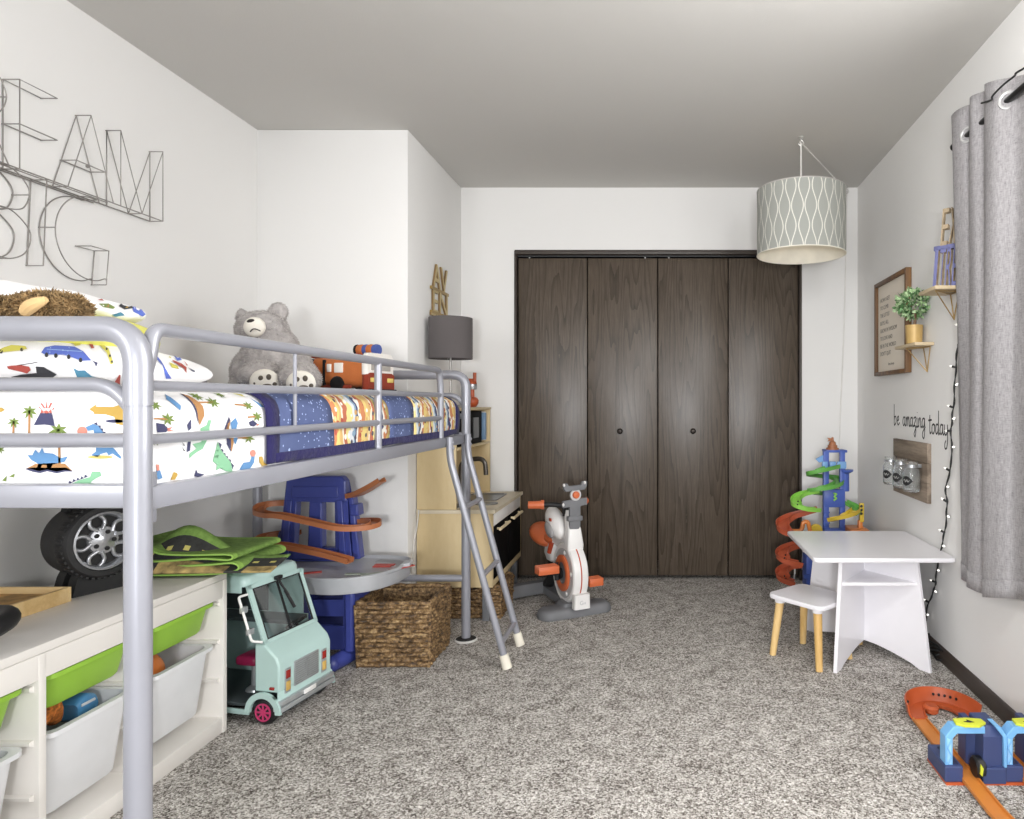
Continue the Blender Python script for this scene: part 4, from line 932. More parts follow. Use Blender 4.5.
# table top
def outline(k=1.0, ox=0.0):
    P = catmull([(-1.66, 2.90), (-1.62, 2.775), (-1.50, 2.735), (-1.42, 2.70), (-1.28, 2.685), (-1.17, 2.74), (-1.115, 2.84), (-1.10, 2.93), (-1.10, 3.00), (-1.14, 3.07), (-1.25, 3.10), (-1.45, 3.10), (-1.62, 3.07)], 5, True)
    c = Vector((-1.37, 2.90)); return [((p.x-c.x)*k+c.x, (p.y-c.y)*k+c.y) for p in P]
b = MB(M_grey)
b.loft([[(x, y, z) for x, y in outline(k)] for k, z in ((.90, .330), (.965, .334), (.985, .345), (.99, .385), (1.0, .392), (1.0, .400), (.97, .402), (.95, .390), (.93, .388))]); tb_ = b.build('table_top', tt, w=True, smooth=35)
b = MB(M_grey); b.loft([[(-1.12, 2.90, z), (-1.08, 2.925, z+.006), (-1.08, 2.965, z+.012), (-1.12, 2.99, z+.004)] for z in (.385, .402)]); b.build('table_lip', tt, w=True, bev=.003)
b = MB(M_dgrey)
c_ = catmull([(-1.28, 2.76), (-1.16, 2.80), (-1.12, 2.92), (-1.17, 3.02), (-1.27, 3.05)], 7); b.sweep([(p.x, p.y, .3885) for p in c_], [(-.022, 0), (.022, 0), (.022, .001), (-.022, .001)]); b.build('road_print', tb_, w=True)
for (x0, y0, x1, y1, m) in ((-1.24, 2.93, -1.165, 2.93, M_redp), (-1.245, 2.96, -1.16, 2.96, M_redp), (-1.14, 2.86, -1.075, 2.955, M_redp), (-1.30, 2.80, -1.22, 2.80, M_gprint), (-1.23, 2.775, -1.15, 2.83, M_gprint), (-1.50, 2.80, -1.42, 2.84, M_redp)):
    d = Vector((x1-x0, y1-y0, 0)).normalized(); n = Vector((-d.y, d.x, 0))*.011; A, B_ = Vector((x0, y0, .389)), Vector((x1, y1, .389))
    b = MB(m); b.loft([[A+n+Vector((0, 0, z)), B_+n+Vector((0, 0, z)), B_-n+Vector((0, 0, z)), A-n+Vector((0, 0, z))] for z in (0, .004)]); b.build('raised_marking', tb_, w=True)
# legs
b = MB(M_blue)
for z0_, z1_ in ((.065, .165), (.205, .275), (.312, .333)): b.bx(-1.455, -1.325, 2.83, 2.865, z0_, z1_)
b.bx(-1.62, -1.455, 2.83, 2.865, .065, .333); b.bx(-1.325, -1.300, 2.83, 2.865, .065, .333)
b.build('end_panel', tt, w=True)
b = MB(mat('dark_blue_recess', (26, 32, 84), .6)); b.bx(-1.46, -1.32, 2.850, 2.860, .07, .33); b.build('recess', tt, w=True)
b = MB(M_blue); b.loft([[(x, y, z) for x, y in ((x0, 2.80), (x1, 2.80), (x1+.01, 2.95), (x0, 2.95))] for z, x0, x1 in ((.334, -1.315, -1.268), (.28, -1.312, -1.268), (.15, -1.31, -1.27), (.06, -1.31, -1.27))]); b.build('leg', tt, w=True, bev=.012, smooth=50)
b = MB(M_blue); b.tube([(-1.305, 2.92, .036), (-1.315, 2.82, .036), (-1.335, 2.75, .033)], lambda t: .036 - .004*t, 16); b.sph((-1.335, 2.75, .033), (.034, .034, .032)); b.build('foot', tt, w=True, smooth=60)
b = MB(M_blue); b.tube([(-1.60, 3.05, .036), (-1.60, 2.84, .036)], .033, 16); b.build('foot', tt, w=True, smooth=60)

# ------------------------------------------------------------------ wicker baskets
def wick(name):
    t = NT(name); v = t.coord('Object', (1, 1, 1))
    a = t.noise(v, 85, 3, .7); st = t.coord('Object', (20, 20, 58)); c = t.noise(st, 1.2, 3, .65)
    s = t.math('ADD', t.math('MULTIPLY', a, .6), t.math('MULTIPLY', c, .5))
    t.l(t.ramp(s, [(.38, (34, 25, 18)), (.49, (84, 64, 42)), (.58, (128, 100, 66)), (.72, (186, 158, 114))]), t.b.inputs['Base Color'])
    t.set(Roughness=.6); t.bump(t.noise(v, 260, 3), .4, .003); return t.m
M_wick = wick('woven_seagrass')
def basket(label, x0, x1, y0, y1, h, rows, rz=0.0):
    cx, cy = (x0+x1)/2, (y0+y1)/2; o = thing('wicker_basket', label, 'basket', (cx, cy, 0), rz, 'wicker baskets on the carpet')
    w, d = x1-x0, y1-y0; n = 0; per = 2*(w+d); b = MB(M_wick); seg_ = .0075; N = int(per/seg_); N -= N % 4
    base = []
    for k in range(N):
        s = per*k/N
        if s < w: p = (-w/2+s, -d/2, 0, -1)
        elif s < w+d: p = (w/2, -d/2+s-w, 1, 0)
        elif s < 2*w+d: p = (w/2-(s-w-d), d/2, 0, 1)
        else: p = (-w/2, d/2-(s-2*w-d), -1, 0)
        base.append(p)
    sub = 4; rings = []
    for j in range(rows*sub+1):
        z = h*j/(rows*sub); f = (j % sub)/sub; row = j//sub; rnd = random.Random(row*7+int(w*1000))
        amp = .0105*math.sin(PI*f)**.7; k_ = 1 - .05*(1-j/(rows*sub)); ph = (row % 2)*3; ring = []
        for k, (x, y, nx, ny) in enumerate(base):
            wv = .55 + .45*math.cos(2*PI*(k+ph)/6) ; wob = .0025*math.sin(k*.21+row*1.7)
            a_ = amp*(.35+wv) + wob
            ring.append((x*k_+nx*a_, y*k_+ny*a_, z + .002*math.sin(k*.35+row*2.1)*(0 < j < rows*sub)))
        rings.append(ring)
    inner = [[(x*.93*kk, y*.93*kk, z) for (x, y, nx, ny) in base] for z, kk in ((h, 1.0), (h*.5, .985), (.02, .96))]
    b.loft(rings + inner, (True, True)); b.build('woven_body', o, smooth=60, recalc=True)
    rim = MB(M_wick); pr = []
    for k in range(0, N): x, y, nx, ny = base[k]; pr.append((x*.965, y*.965, h+.004+.0015*math.sin(k*.9)))
    rim.tube(pr, lambda t: .0105+.0018*math.sin(t*N*1.05), 8, closed=False); rim.build('rim', o, smooth=60)
    for k in range(4):
        sx, sy = ((1, 1), (1, -1), (-1, -1), (-1, 1))[k]; c = MB(M_wick); c.tube([(sx*w/2*(.955+.05*t), sy*d/2*(.955+.05*t), h*t) for t in [i/10 for i in range(11)]], .0065, 8); c.build('corner_post', o, smooth=60)
    return o
basket('square brown wicker basket in front of the bed ladder, beside the blue track table', -1.262, -.952, 2.80, 3.085, .262, 13, math.radians(1))
basket('low wicker basket pushed under the wooden toy kitchen', -1.10, -.80, 3.43, 3.705, .158, 8)

# ------------------------------------------------------------------ toy kitchen
M_birch = wood_mat('birch_plywood', [(196, 173, 128), (206, 184, 141), (215, 196, 155)], (7, 7, 2.2), .5, ring=1.2, bump=.03, contrast=(.2, .85)); M_bedge = mat('pale_birch_edge', (226, 208, 170), .5); M_ctop = mat('grey_beige_counter', (206, 194, 170), .45)
M_oven = mat('black_oven_glass', (15, 15, 16), .7, spec=.08); M_steelk = mat('grey_sink_metal', (120, 122, 124), .35, .7); M_legk = mat('grey_leg_plastic', (110, 112, 116), .5)
KX0, KX1, KY0, KY1, KB, KT = -1.218, -.835, 3.395, 4.09, .17, .558
kt = thing('toy_kitchen', 'birch plywood toy kitchen with black oven and tap against the corner wall', 'toy kitchen', (-1.03, 3.74, 0))
part('side_panel', kt, M_birch, lambda b: b.bx(KX0, KX1-.003, KY0, KY0+.016, KB, KT-.014, .001)); part('side_panel', kt, M_birch, lambda b: b.bx(KX0, KX1-.003, KY1-.016, KY1, KB, KT-.014, .001))
part('base_board', kt, M_birch, lambda b: b.bx(KX0, KX1-.02, KY0+.016, KY1-.016, KB, KB+.015)); part('back_board', kt, M_birch, lambda b: b.bx(KX0, KX0+.008, KY0+.016, KY1-.016, KB+.015, KT-.015))
def ctop(b):
    sx0, sx1, sy0, sy1 = -1.10, -.90, 3.72, 3.98
    for a in ((KX0, KX1+.012, KY0-.008, sy0), (KX0, KX1+.012, sy1, KY1+.004), (KX0, sx0, sy0, sy1), (sx1, KX1+.012, sy0, sy1)): b.bx(*a, KT-.014, KT+.004)
    bmesh.ops.remove_doubles(b.bm, verts=b.bm.verts[:], dist=1e-4)
part('worktop', kt, M_ctop, ctop)
part('sink', kt, M_steelk, lambda b: b.loft([[(-1.0+x, 3.85+y, z) for x, y in rrect(w_, d_, .02)] for w_, d_, z in ((.215, .275, KT+.004), (.215, .275, KT+.008), (.195, .255, KT+.008), (.185, .245, KT-.045))]), smooth=40)
part('hob', kt, M_steelk, lambda b: (b.lathe([(0, KT+.005), (.062, KT+.005), (.062, KT+.008), (0, KT+.008)], (-1.06, 3.52, 0)), b.lathe([(0, KT+.005), (.062, KT+.005), (.062, KT+.008), (0, KT+.008)], (-.92, 3.60, 0))))
part('tap', kt, mat('brushed_tap_metal', (96, 92, 88), .3, .8), lambda b: b.tube(fillet([(-1.13, 3.85, KT+.004), (-1.13, 3.85, .775), (-.99, 3.85, .785), (-.985, 3.85, .69)], .06, 8), .0135, 14), smooth=60)
dr = part('apron_panel', kt, M_white, lambda b: b.bx(KX1-.012, KX1, KY0+.017, KY1-.017, .475, KT-.016, .001), label='white front panel')
for i, (y0, y1) in enumerate(((KY0+.018, 3.735), (3.742, KY1-.018))):
    ov = part('oven_door' if i == 0 else 'cupboard_door', kt, M_oven, lambda b: b.bx(KX1-.012, KX1+.002, y0, y1, .205, .470, .002), label='black door')
    h = MB(M_bedge); h.tube([(KX1+.022, y0+.05, .452), (KX1+.022, y1-.05, .452)], .008, 12); h.cyl((KX1, y0+.07, .452), (KX1+.022, y0+.07, .452), .006); h.cyl((KX1, y1-.07, .452), (KX1+.022, y1-.07, .452), .006); h.build('handle', ov, w=True, label='pale wooden handle')
part('kick_board', kt, M_birch, lambda b: b.bx(KX1-.014, KX1, KY0+.016, KY1-.016, KB, .202, .001)); part('front_stile', kt, M_birch, lambda b: b.bx(KX1-.014, KX1, KY0, KY0+.017, KB, KT-.015)); part('front_stile', kt, M_birch, lambda b: b.bx(KX1-.014, KX1, KY1-.017, KY1, KB, KT-.015))
for x in (KX0+.03, KX1-.035):
    for y in (KY0+.015, KY1-.03): part('leg', kt, M_legk, lambda b: b.bx(x-.018, x+.018, y-.014, y+.02, 0, KB, .003))
# hutch
HX1, HT = -1.02, 1.062
part('hutch_side', kt, M_birch, lambda b: b.bx(KX0, HX1, KY0, KY0+.015, KT+.005, HT, .001)); part('hutch_side', kt, M_birch, lambda b: b.bx(KX0, HX1, KY1-.015, KY1, KT+.005, HT, .001))
part('hutch_top', kt, M_birch, lambda b: b.bx(KX0, HX1+.004, KY0-.003, KY1+.003, HT, HT+.014, .001)); part('hutch_shelf', kt, M_birch, lambda b: b.bx(KX0, HX1, KY0+.015, KY1-.015, .858, .872, .001)); part('hutch_back', kt, M_birch, lambda b: b.bx(KX0, KX0+.007, KY0+.015, KY1-.015, KT+.005, HT))
part('hutch_front', kt, M_birch, lambda b: b.bx(HX1-.16, HX1-.150, KY0+.016, KY1-.016, KT+.005, .857))
mw = part('microwave', kt, M_oven, lambda b: b.bx(KX0+.01, HX1-.01, 3.47, 3.93, .873, 1.055, .004), label='black toy microwave')
part('window', mw, M_steelk, lambda b: b.bx(HX1-.011, HX1-.006, 3.74, 3.85, .905, 1.02)); part('door', mw, mat('pale_blue_panel', (112, 142, 172), .4), lambda b: b.bx(HX1-.05, HX1+.004, 3.955, 3.985, .885, 1.045, .003), label='pale blue panel'); part('hinge_strip', mw, M_white, lambda b: b.bx(HX1-.05, HX1-.004, 3.99, 4.0, .88, 1.05, .002))
# lamp on the kitchen
M_shade = fabric('charcoal_lamp_shade', (98, 93, 93), 320, .2, .1); M_lm = mat('brushed_nickel', (170, 168, 164), .35, .7)
lp = thing('table_lamp', 'table lamp with charcoal drum shade standing on top of the toy kitchen', 'lamp', (-1.098, 3.56, HT+.014))
part('base', lp, M_lm, lambda b: b.loft([[(-1.098+x, 3.56+y, z) for x, y in rrect(.10*k, .10*k, .01, 3)] for z, k in ((HT+.014, 1), (HT+.026, 1), (HT+.030, .96))])); part('stem', lp, M_lm, lambda b: b.cyl((-1.098, 3.56, HT+.028), (-1.098, 3.56, 1.50), .0055))
part('shade', lp, M_shade, lambda b: b.lathe([(.113, 1.335), (.113, 1.552), (.111, 1.552), (.111, 1.335)], (-1.098, 3.56, 0), 48, cap=(False, False)), smooth=40)
part('spider', lp, M_lm, lambda b: [b.cyl((-1.098, 3.56, 1.535), (-1.098+.110*math.cos(a), 3.56+.110*math.sin(a), 1.545), .002, n=6) for a in (0, 2.1, 4.2)] and b.cyl((-1.07, 3.50, 1.40), (-1.095, 3.50, 1.328), .0015, n=6))
# small toy at the far end of the hutch
M_ot = mat('orange_red_toy', (186, 88, 52), .4)
ty = thing('toy_figure', 'small orange and silver toy standing on top of the toy kitchen', 'toy', (-1.10, 3.98, HT+.014)); zt = HT+.014
part('bulb', ty, M_ot, lambda b: b.lathe([(0, zt), (.022, zt+.002), (.036, zt+.022), (.038, zt+.040), (.030, zt+.056), (.014, zt+.062), (.012, zt+.11), (0, zt+.11)], (-1.10, 3.98, 0)), smooth=50); part('collar', ty, M_rim, lambda b: b.lathe([(.0, zt+.105), (.026, zt+.105), (.029, zt+.115), (.029, zt+.135), (.022, zt+.140), (0, zt+.140)], (-1.10, 3.98, 0)), label='silver collar')
part('arm', ty, M_ot, lambda b: (b.lathe([(0, zt+.138), (.028, zt+.138), (.022, zt+.155), (.0, zt+.160)], (-1.10, 3.98, 0)), b.tube([(-1.165, 3.98, zt+.160), (-1.095, 3.98, zt+.160)], .010, 10), b.cyl((-1.085, 3.98, zt+.14), (-1.085, 3.98, zt+.205), .010)))
# word sculpture on the corner wall above the lamp
M_gold = mat('gold_painted_wood', (166, 138, 78), .45, .3, var=.12); M_goldf = mat('pale_gold_face', (196, 176, 128), .5, var=.06)
SXw = -1.222
sg = thing('letter_sign', 'gold wooden stacked letter sign on the wall above the charcoal lamp', 'sign', (SXw, 3.75, 1.5))
M_edgew = mat('dark_sawn_wood_edge', (132, 106, 66), .7, var=.15)
def two_tone(t, m):          # front faces keep their paint, sawn sides show darker wood
    t.use(m); t.bm.normal_update()
    for f in t.bm.faces:
        if abs(f.normal.z) < .5: f.material_index = t.i
def stack_rows(rows, parent, m1, origin, rot, depth):
    for body, z, h, x, wdt, mm in rows:
        t = MB(mm); t.text(body, 1.0, depth/1.0, off=.004)
        xs = [v.co.x for v in t.bm.verts]; ys = [v.co.y for v in t.bm.verts]; x0, x1, y0, y1 = min(xs), max(xs), min(ys), max(ys)
        M_ = T(*origin) @ rot @ T(x, 0, z) @ Rx(PI/2) @ Matrix.Diagonal((wdt/(x1-x0), h/(y1-y0), 1, 1)) @ T(-x0, -y0, depth/2)
        two_tone(t, M_edgew); t.bm.transform(M_); t.build('letter_row', parent, w=True, smooth=0)
ROT_L = Rz(PI/2)      # reads along +Y, faces +X
stack_rows([('AV', 1.722, .14, 0, .25, M_goldf), ('EN', 1.592, .128, .0, .25, M_goldf), ('TURE', 1.47, .12, -.03, .31, M_goldf)], sg, None, (SXw+.001, 3.625, 0), ROT_L, .010)
part('backing_bar', sg, M_gold, lambda b: [b.bx(SXw+.0005, SXw+.012, 3.60, 3.89, z, z+.016) for z in (1.715, 1.585)])
# white cord by the kitchen
M_cord = mat('white_cord_plastic', (218, 216, 212), .5)
b = MB(M_cord); b.tube(catmull([(-1.19, 3.345, .57), (-1.20, 3.345, .48), (-1.212, 3.34, .40), (-1.216, 3.33, .26), (-1.19, 3.33, .10), (-1.16, 3.34, .004)], 6), .003, 8); o = b.build('power_cord', smooth=60); tag(o, 'thin white cord hanging beside the toy kitchen', 'cord')

# ------------------------------------------------------------------ toy exercise bike
M_bw = mat('white_bike_plastic', (232, 230, 228), .35, var=.015); M_bg = mat('grey_bike_plastic', (112, 113, 116), .5); M_bo = mat('orange_bike_plastic', (208, 108, 66), .4, var=.03); M_bk_ = M_blk2; M_bred = mat('red_orange_accent', (186, 74, 44), .4); M_mid = mat('light_grey_disc', (188, 188, 188), .4)
bk = thing('exercise_bike', 'white, orange and grey toy exercise bike in front of the closet doors', 'exercise bike', (-.437, 3.52, 0), math.radians(29.2))
def bp_(name, parent, m, fn, **k):
    b = MB(m); fn(b); return b.build(name, parent, **k)
bp_('front_foot', bk, M_bg, lambda b: b.loft([[(x*k, y*k2 , z) for x, y in rrect(.40, .145, .06, 6)] for z, k, k2 in ((0, .98, .96), (.012, 1, 1), (.034, .97, .93), (.046, .90, .80), (.050, .82, .66))]), smooth=50)
bp_('mount', bk, M_bg, lambda b: b.loft([[(x, y+.02, z) for x, y in rrect(w_, d_, .02)] for z, w_, d_ in ((.045, .17, .12), (.066, .13, .11))]), smooth=40)
wz, R = .205, .158
wh = bp_('wheel_housing', bk, M_bw, lambda b: b.lathe([(R*.80, -.038), (R*.93, -.042), (R*.985, -.036), (R, -.024), (R, .024), (R*.985, .036), (R*.93, .042), (R*.80, .038)], (0, .06, wz), 56, 'X', cap=(True, True)), smooth=40)
for s in (-1, 1):
    bp_('side_disc', wh, M_mid, lambda b: b.lathe([(0, s*.036), (R*.82, s*.036), (R*.82, s*.040), (0, s*.040)], (0, .06, wz), 40, 'X'))
    bp_('orange_ring', wh, M_bo, lambda b: b.lathe([(R*.60, s*.038), (R*.60, s*.050), (R*.56, s*.054), (R*.40, s*.054), (R*.36, s*.050), (R*.36, s*.038)], (0, .06, wz), 40, 'X', cap=(False, False)), label='orange ring')
    bp_('hub_disc', wh, M_bg, lambda b: b.lathe([(0, s*.038), (R*.36, s*.038), (R*.36, s*.046), (0, s*.050)], (0, .06, wz), 32, 'X'))
    for k in range(5):
        a = k*2*PI/5+.5; bp_('disc_stud', wh, M_bw, lambda b: b.sph((s*.040, .06+R*.70*math.cos(a), wz+R*.70*math.sin(a)), (.005, .012, .012)))
bp_('rim_stripe', wh, M_bred, lambda b: b.sweep([(0, .06-(R+.0005)*math.cos(a), wz+(R+.0005)*math.sin(a)) for a in [(-.62+1.75*k/20) for k in range(21)]], [(-.003, -.001), (.003, -.001), (.003, .0012), (-.003, .0012)], up=(1, 0, 0)) if False else b.loft([[(x, .06-r*math.cos(a), wz+r*math.sin(a)) for x, r in ((-.003, R-.001), (.003, R-.001), (.003, R+.0015), (-.003, R+.0015))] for a in [(-.55+1.75*k/24) for k in range(25)]]), label='thin orange rim stripe')
lb = bp_('lower_bracket', bk, M_bw, lambda b: b.loft([[(x*k, y-.088, z) for x, y in rrect(.088, .05, .012)] for z, k in ((.052, 1.0), (.125, .95))]), smooth=40)
lg = MB(M_mid); lg.xf(T(.0, -.1135, .085) @ Rx(PI/2)); lg.text('G', .030, .001, mtx=T(-.018, -.010, 0)); lg.text('u', .026, .001, mtx=T(.004, -.008, 0)); lg.build('emblem', lb)
# legs of the frame: pedals and cranks
cr = bp_('crank', bk, M_blk2, lambda b: (b.cyl((-.095, .06, wz), (.095, .06, wz), .010), b.tube([(-.075, .06, wz-.035), (-.075, .075, wz+.055)], .013, 10), b.tube([(.075, .06, wz+.02), (.075, .03, wz-.055)], .013, 10), b.lathe([(0, -.052), (.028, -.052), (.03, -.062), (0, -.070)], (0, .06, wz), 20, 'X')))
for x, y, z in ((-.140, .03, wz+.036), (.112, -.00, wz-.05)):
    pd = bp_('pedal', bk, M_bo, lambda b: b.box((x, y, z), (.105 if x < 0 else .075, .075, .030), .006)); bp_('pedal_tread', pd, M_bo, lambda b: [b.box((x, y+dy, z), (.112 if x < 0 else .08, .016, .042), .004) for dy in (-.026, 0, .026)]); bp_('spindle', pd, M_blk2, lambda b: b.cyl((x*.5, y+.02, z), (x*.75, y, z), .008))
# neck, fairing, handlebar, display holder
bp_('neck', bk, M_bw, lambda b: b.loft([[(x, y+yc, z) for x, y in rrect(w_, d_, .014)] for z, yc, w_, d_ in ((.335, .015, .088, .075), (.36, .012, .090, .075), (.44, .02, .072, .065), (.50, .05, .060, .06), (.535, .07, .05, .06))]), smooth=50)
fr = bp_('fairing', bk, M_bw, lambda b: b.sph((-.045, .16, .455), (.048, .115, .065), 24, 16, Matrix.Rotation(.55, 3, 'X')), smooth=180)
bp_('fairing_inset', fr, mat('grey_fairing_inset', (150, 148, 148), .4), lambda b: b.sph((-.086, .14, .425), (.022, .060, .034), 18, 12, Matrix.Rotation(.55, 3, 'X')), smooth=180); bp_('badge', fr, M_bred, lambda b: b.box((-.090, .12, .480), (.006, .030, .016), .002))
bp_('seat_frame', bk, M_bw, lambda b: b.loft([[(x, y+yc, z) for x, y in rrect(w_, d_, .02)] for z, yc, w_, d_ in ((.22, .30, .065, .10), (.26, .30, .085, .125), (.33, .28, .085, .13), (.36, .27, .07, .10))]), smooth=50)
bp_('frame_accent', bk, M_bred, lambda b: b.tube([(-.045, .255, .275), (-.043, .225, .335)], .014, 10))
bp_('top_tube', bk, M_bw, lambda b: b.tube(catmull([(0, .08, .40), (0, .16, .37), (0, .26, .33)], 5), .036, 14), smooth=60)
bp_('frame_tube', bk, M_blk2, lambda b: (b.tube([(0, .30, .24), (0, .34, .10), (0, .40, .06)], .032, 12), b.tube([(0, .10, .10), (0, .26, .16)], .02, 10)))
bp_('seat', bk, M_bo, lambda b: b.loft([[(x*w_, y+yc, z+h*(1-x*x*30)) for x, y in rrect(.2, d_, .05, 6)] for z, yc, w_, d_, h in ((.365, .36, .6, .20, .0), (.39, .36, .85, .26, .0), (.415, .37, .9, .27, .008), (.43, .385, .75, .22, .01))]) if False else (b.sph((-.02, .40, .350), (.085, .125, .05), 24, 14, Matrix.Rotation(.30, 3, 'X')), b.sph((-.01, .30, .345), (.05, .09, .032), 20, 12, Matrix.Rotation(.15, 3, 'X'))), smooth=180, label='orange saddle')
bp_('seat_post', bk, M_blk2, lambda b: b.cyl((0, .34, .28), (0, .37, .35), .022))
bp_('rear_foot', bk, M_bg, lambda b: b.loft([[(x, yc+y, z) for y, z in ((-.055, .012), (.055, .012), (.05, .045), (.03, .07), (-.03, .07), (-.05, .045))] for x, yc in ((-.25, .42), (-.235, .425), (-.1, .445), (.0, .45), (.1, .445), (.235, .425), (.25, .42))]), smooth=40)
bp_('spine', bk, M_bg, lambda b: b.loft([[(x, y, z) for x, z in ((-.035, .012), (.035, .012), (.03, .055), (-.03, .055))] for y in (.05, .40)]), bev=.006)
hb = bp_('handlebar', bk, M_blk2, lambda b: (b.tube(fillet([(-.17, .15, .560), (-.075, .11, .562), (.0, .085, .545), (.05, .11, .562), (.12, .15, .560)], .03, 5), .013, 12), b.cyl((0, .08, .50), (0, .085, .575), .034)), smooth=50)
for s in (-1, 1): bp_('grip', hb, M_bo, lambda b: (b.tube([(s*(.125 if s < 0 else .075), .132, .5605), (s*(.195 if s < 0 else .135), .165, .560)], lambda t: .022 - .002*t, 16), b.tube([(s*(.120 if s < 0 else .072), .130, .561), (s*(.135 if s < 0 else .084), .136, .561)], .025, 16)), smooth=50, label='orange grip')
th_ = MB(M_bg); th_.prism([(-.030, .445), (.018, .44), (.030, .455), (.030, .56), (.068, .566), (.068, .604), (-.068, .592), (-.068, .556), (-.030, .56)], -.012, .010); hd_ = th_.build('tablet_holder', bk, smooth=0, bev=.004)
bp_('tablet_arm', hd_, M_bg, lambda b: (b.prism([(-.022, .590), (.022, .594), (.022, .640), (-.022, .636)], -.002, .012), b.prism([(-.064, .655), (-.052, .640), (.052, .646), (.066, .664), (.066, .690), (.040, .690), (.034, .672), (-.036, .668), (-.044, .684), (-.064, .682)], -.014, .010)), bev=.003)
bp_('tablet_knob', hd_, M_bo, lambda b: b.lathe([(0, -.028), (.016, -.026), (.019, -.020), (.019, -.012), (0, -.012)], (.002, 0, .622), 24, 'Y'), label='orange knob'); bp_('knob_ring', hd_, M_mid, lambda b: b.lathe([(.0, -.012), (.030, -.014), (.030, -.002), (0, .0)], (.002, 0, .622), 28, 'Y'))
bp_('clamp_band', hd_, M_bg, lambda b: b.box((.0, 0, .498), (.080, .034, .026), .004))
bp_('brace', hd_, M_bk_, lambda b: b.cyl((0, .0, .52), (0, .07, .53), .014))
for x, z in ((-.068, .575), (-.064, .676), (.052, .684)): bp_('cap', hd_, M_bw, lambda b: b.sph((x, -.014, z), (.006, .008, .009)))
# ------------------------------------------------------------------ hanging drum lamp
def lamp_mat():
    t = NT('wave_patterned_shade'); uv = t.n('ShaderNodeUVMap'); sep = t.n('ShaderNodeSeparateXYZ'); t.l(uv.outputs[0], sep.inputs[0])
    u = t.math('MULTIPLY', sep.outputs[0], 22.0); v = t.math('MULTIPLY', sep.outputs[1], 2*PI*1.7)
    c = t.math('COSINE', v); fr = t.math('FRACT', u)
    a = t.math('ABSOLUTE', t.math('SUBTRACT', fr, t.math('MULTIPLY_ADD', c, .17, .27))); b_ = t.math('ABSOLUTE', t.math('SUBTRACT', fr, t.math('MULTIPLY_ADD', c, -.17, .73)))
    ln = t.math('LESS_THAN', t.math('MINIMUM', a, b_), .042)
    mx = t.n('ShaderNodeMix'); mx.data_type = 'RGBA'; t.l(ln, mx.inputs[0]); mx.inputs[6].default_value = lin((176, 178, 172)); mx.inputs[7].default_value = lin((238, 237, 228)); t.l(mx.outputs[2], t.b.inputs['Base Color'])
    t.set(Roughness=.7); tr = t.n('ShaderNodeBsdfTranslucent'); t.l(mx.outputs[2], tr.inputs[0]); ms = t.n('ShaderNodeMixShader'); ms.inputs[0].default_value = .25
    t.l(t.b.outputs[0], ms.inputs[1]); t.l(tr.outputs[0], ms.inputs[2]); t.l(ms.outputs[0], t.out.inputs[0]); return t.m
M_lshade = lamp_mat(); M_lin_ = mat('cream_shade_lining', (238, 234, 222), .8); M_wire = mat('white_flex', (226, 224, 220), .5); M_hook = mat('white_metal_hook', (206, 204, 200), .3, .5)
LXc, LYc, LZ0, LZ1, LR = (801-VX)*3.38/F, 3.38, 1.846, 2.168, .219
pd_ = thing('pendant_lamp', 'grey drum pendant lamp with white wave pattern hanging from a ceiling hook', 'lamp', (LXc, LYc, LZ0))
b = MB(M_lshade); nn = 72; uvl = b.bm.loops.layers.uv.new('UVMap')
for k in range(nn):
    q = []
    for kk, z in ((k, LZ0), (k+1, LZ0), (k+1, LZ1), (k, LZ1)):
        a = 2*PI*kk/nn; q.append((LXc+LR*math.sin(a), LYc-LR*math.cos(a), z))
    f = b.poly(q)
    for lp_, (uu, vv) in zip(f.loops, ((k/nn, 0), ((k+1)/nn, 0), ((k+1)/nn, 1), (k/nn, 1))): lp_[uvl].uv = (uu, vv)
bmesh.ops.remove_doubles(b.bm, verts=b.bm.verts[:], dist=1e-5)
sh = b.build('shade', pd_, w=True, smooth=60)
part('lining', sh, M_lin_, lambda b: b.lathe([(LR-.0025, LZ0+.001), (LR-.0025, LZ1-.001)], (LXc, LYc, 0), 72, cap=(False, False)), smooth=60, label='cream lining')
for z in (LZ0, LZ1): part('rim_band', sh, M_lin_ if z == LZ0 else M_hook, lambda b: b.tube([(LXc+LR*math.cos(2*PI*k/72), LYc+LR*math.sin(2*PI*k/72), z) for k in range(72)], .0028, 6, closed=True))
part('spider', pd_, M_hook, lambda b: [b.cyl((LXc, LYc, LZ1-.03), (LXc+(LR-.002)*math.cos(a), LYc+(LR-.002)*math.sin(a), LZ1-.006), .002, n=6) for a in (.4, 2.5, 4.6)])
part('lamp_holder', pd_, M_wire, lambda b: b.lathe([(0, LZ1-.10), (.017, LZ1-.10), (.019, LZ1-.05), (.012, LZ1-.02), (.005, LZ1), (0, LZ1)], (LXc, LYc, 0), 20))
M_bulb = NT('frosted_bulb'); M_bulb.set(Roughness=.4); M_bulb.b.inputs['Base Color'].default_value = (1, .95, .85, 1); M_bulb.b.inputs['Emission Color'].default_value = (1, .84, .6, 1); M_bulb.b.inputs['Emission Strength'].default_value = 3.0
part('light_bulb', pd_, M_bulb.m, lambda b: b.lathe([(0, LZ1-.205), (.018, LZ1-.20), (.030, LZ1-.18), (.031, LZ1-.16), (.022, LZ1-.13), (.014, LZ1-.10), (0, LZ1-.10)], (LXc, LYc, 0), 20), smooth=60)
def hook(b, p):
    b.lathe([(0, 0), (.014, 0), (.014, -.006), (0, -.008)], p, 16); b.tube([Vector(p)+Vector((0, 0, -.006)), Vector(p)+Vector((0, 0, -.018))] + [Vector(p)+Vector((.013*math.sin(a), 0, -.031+.013*math.cos(a))) for a in [.0+k*.45 for k in range(11)]], .0028, 8)
part('ceiling_hook', pd_, M_hook, lambda b: hook(b, (LXc, LYc, 2.44)))
HK = (1.165, 4.155, 2.425)
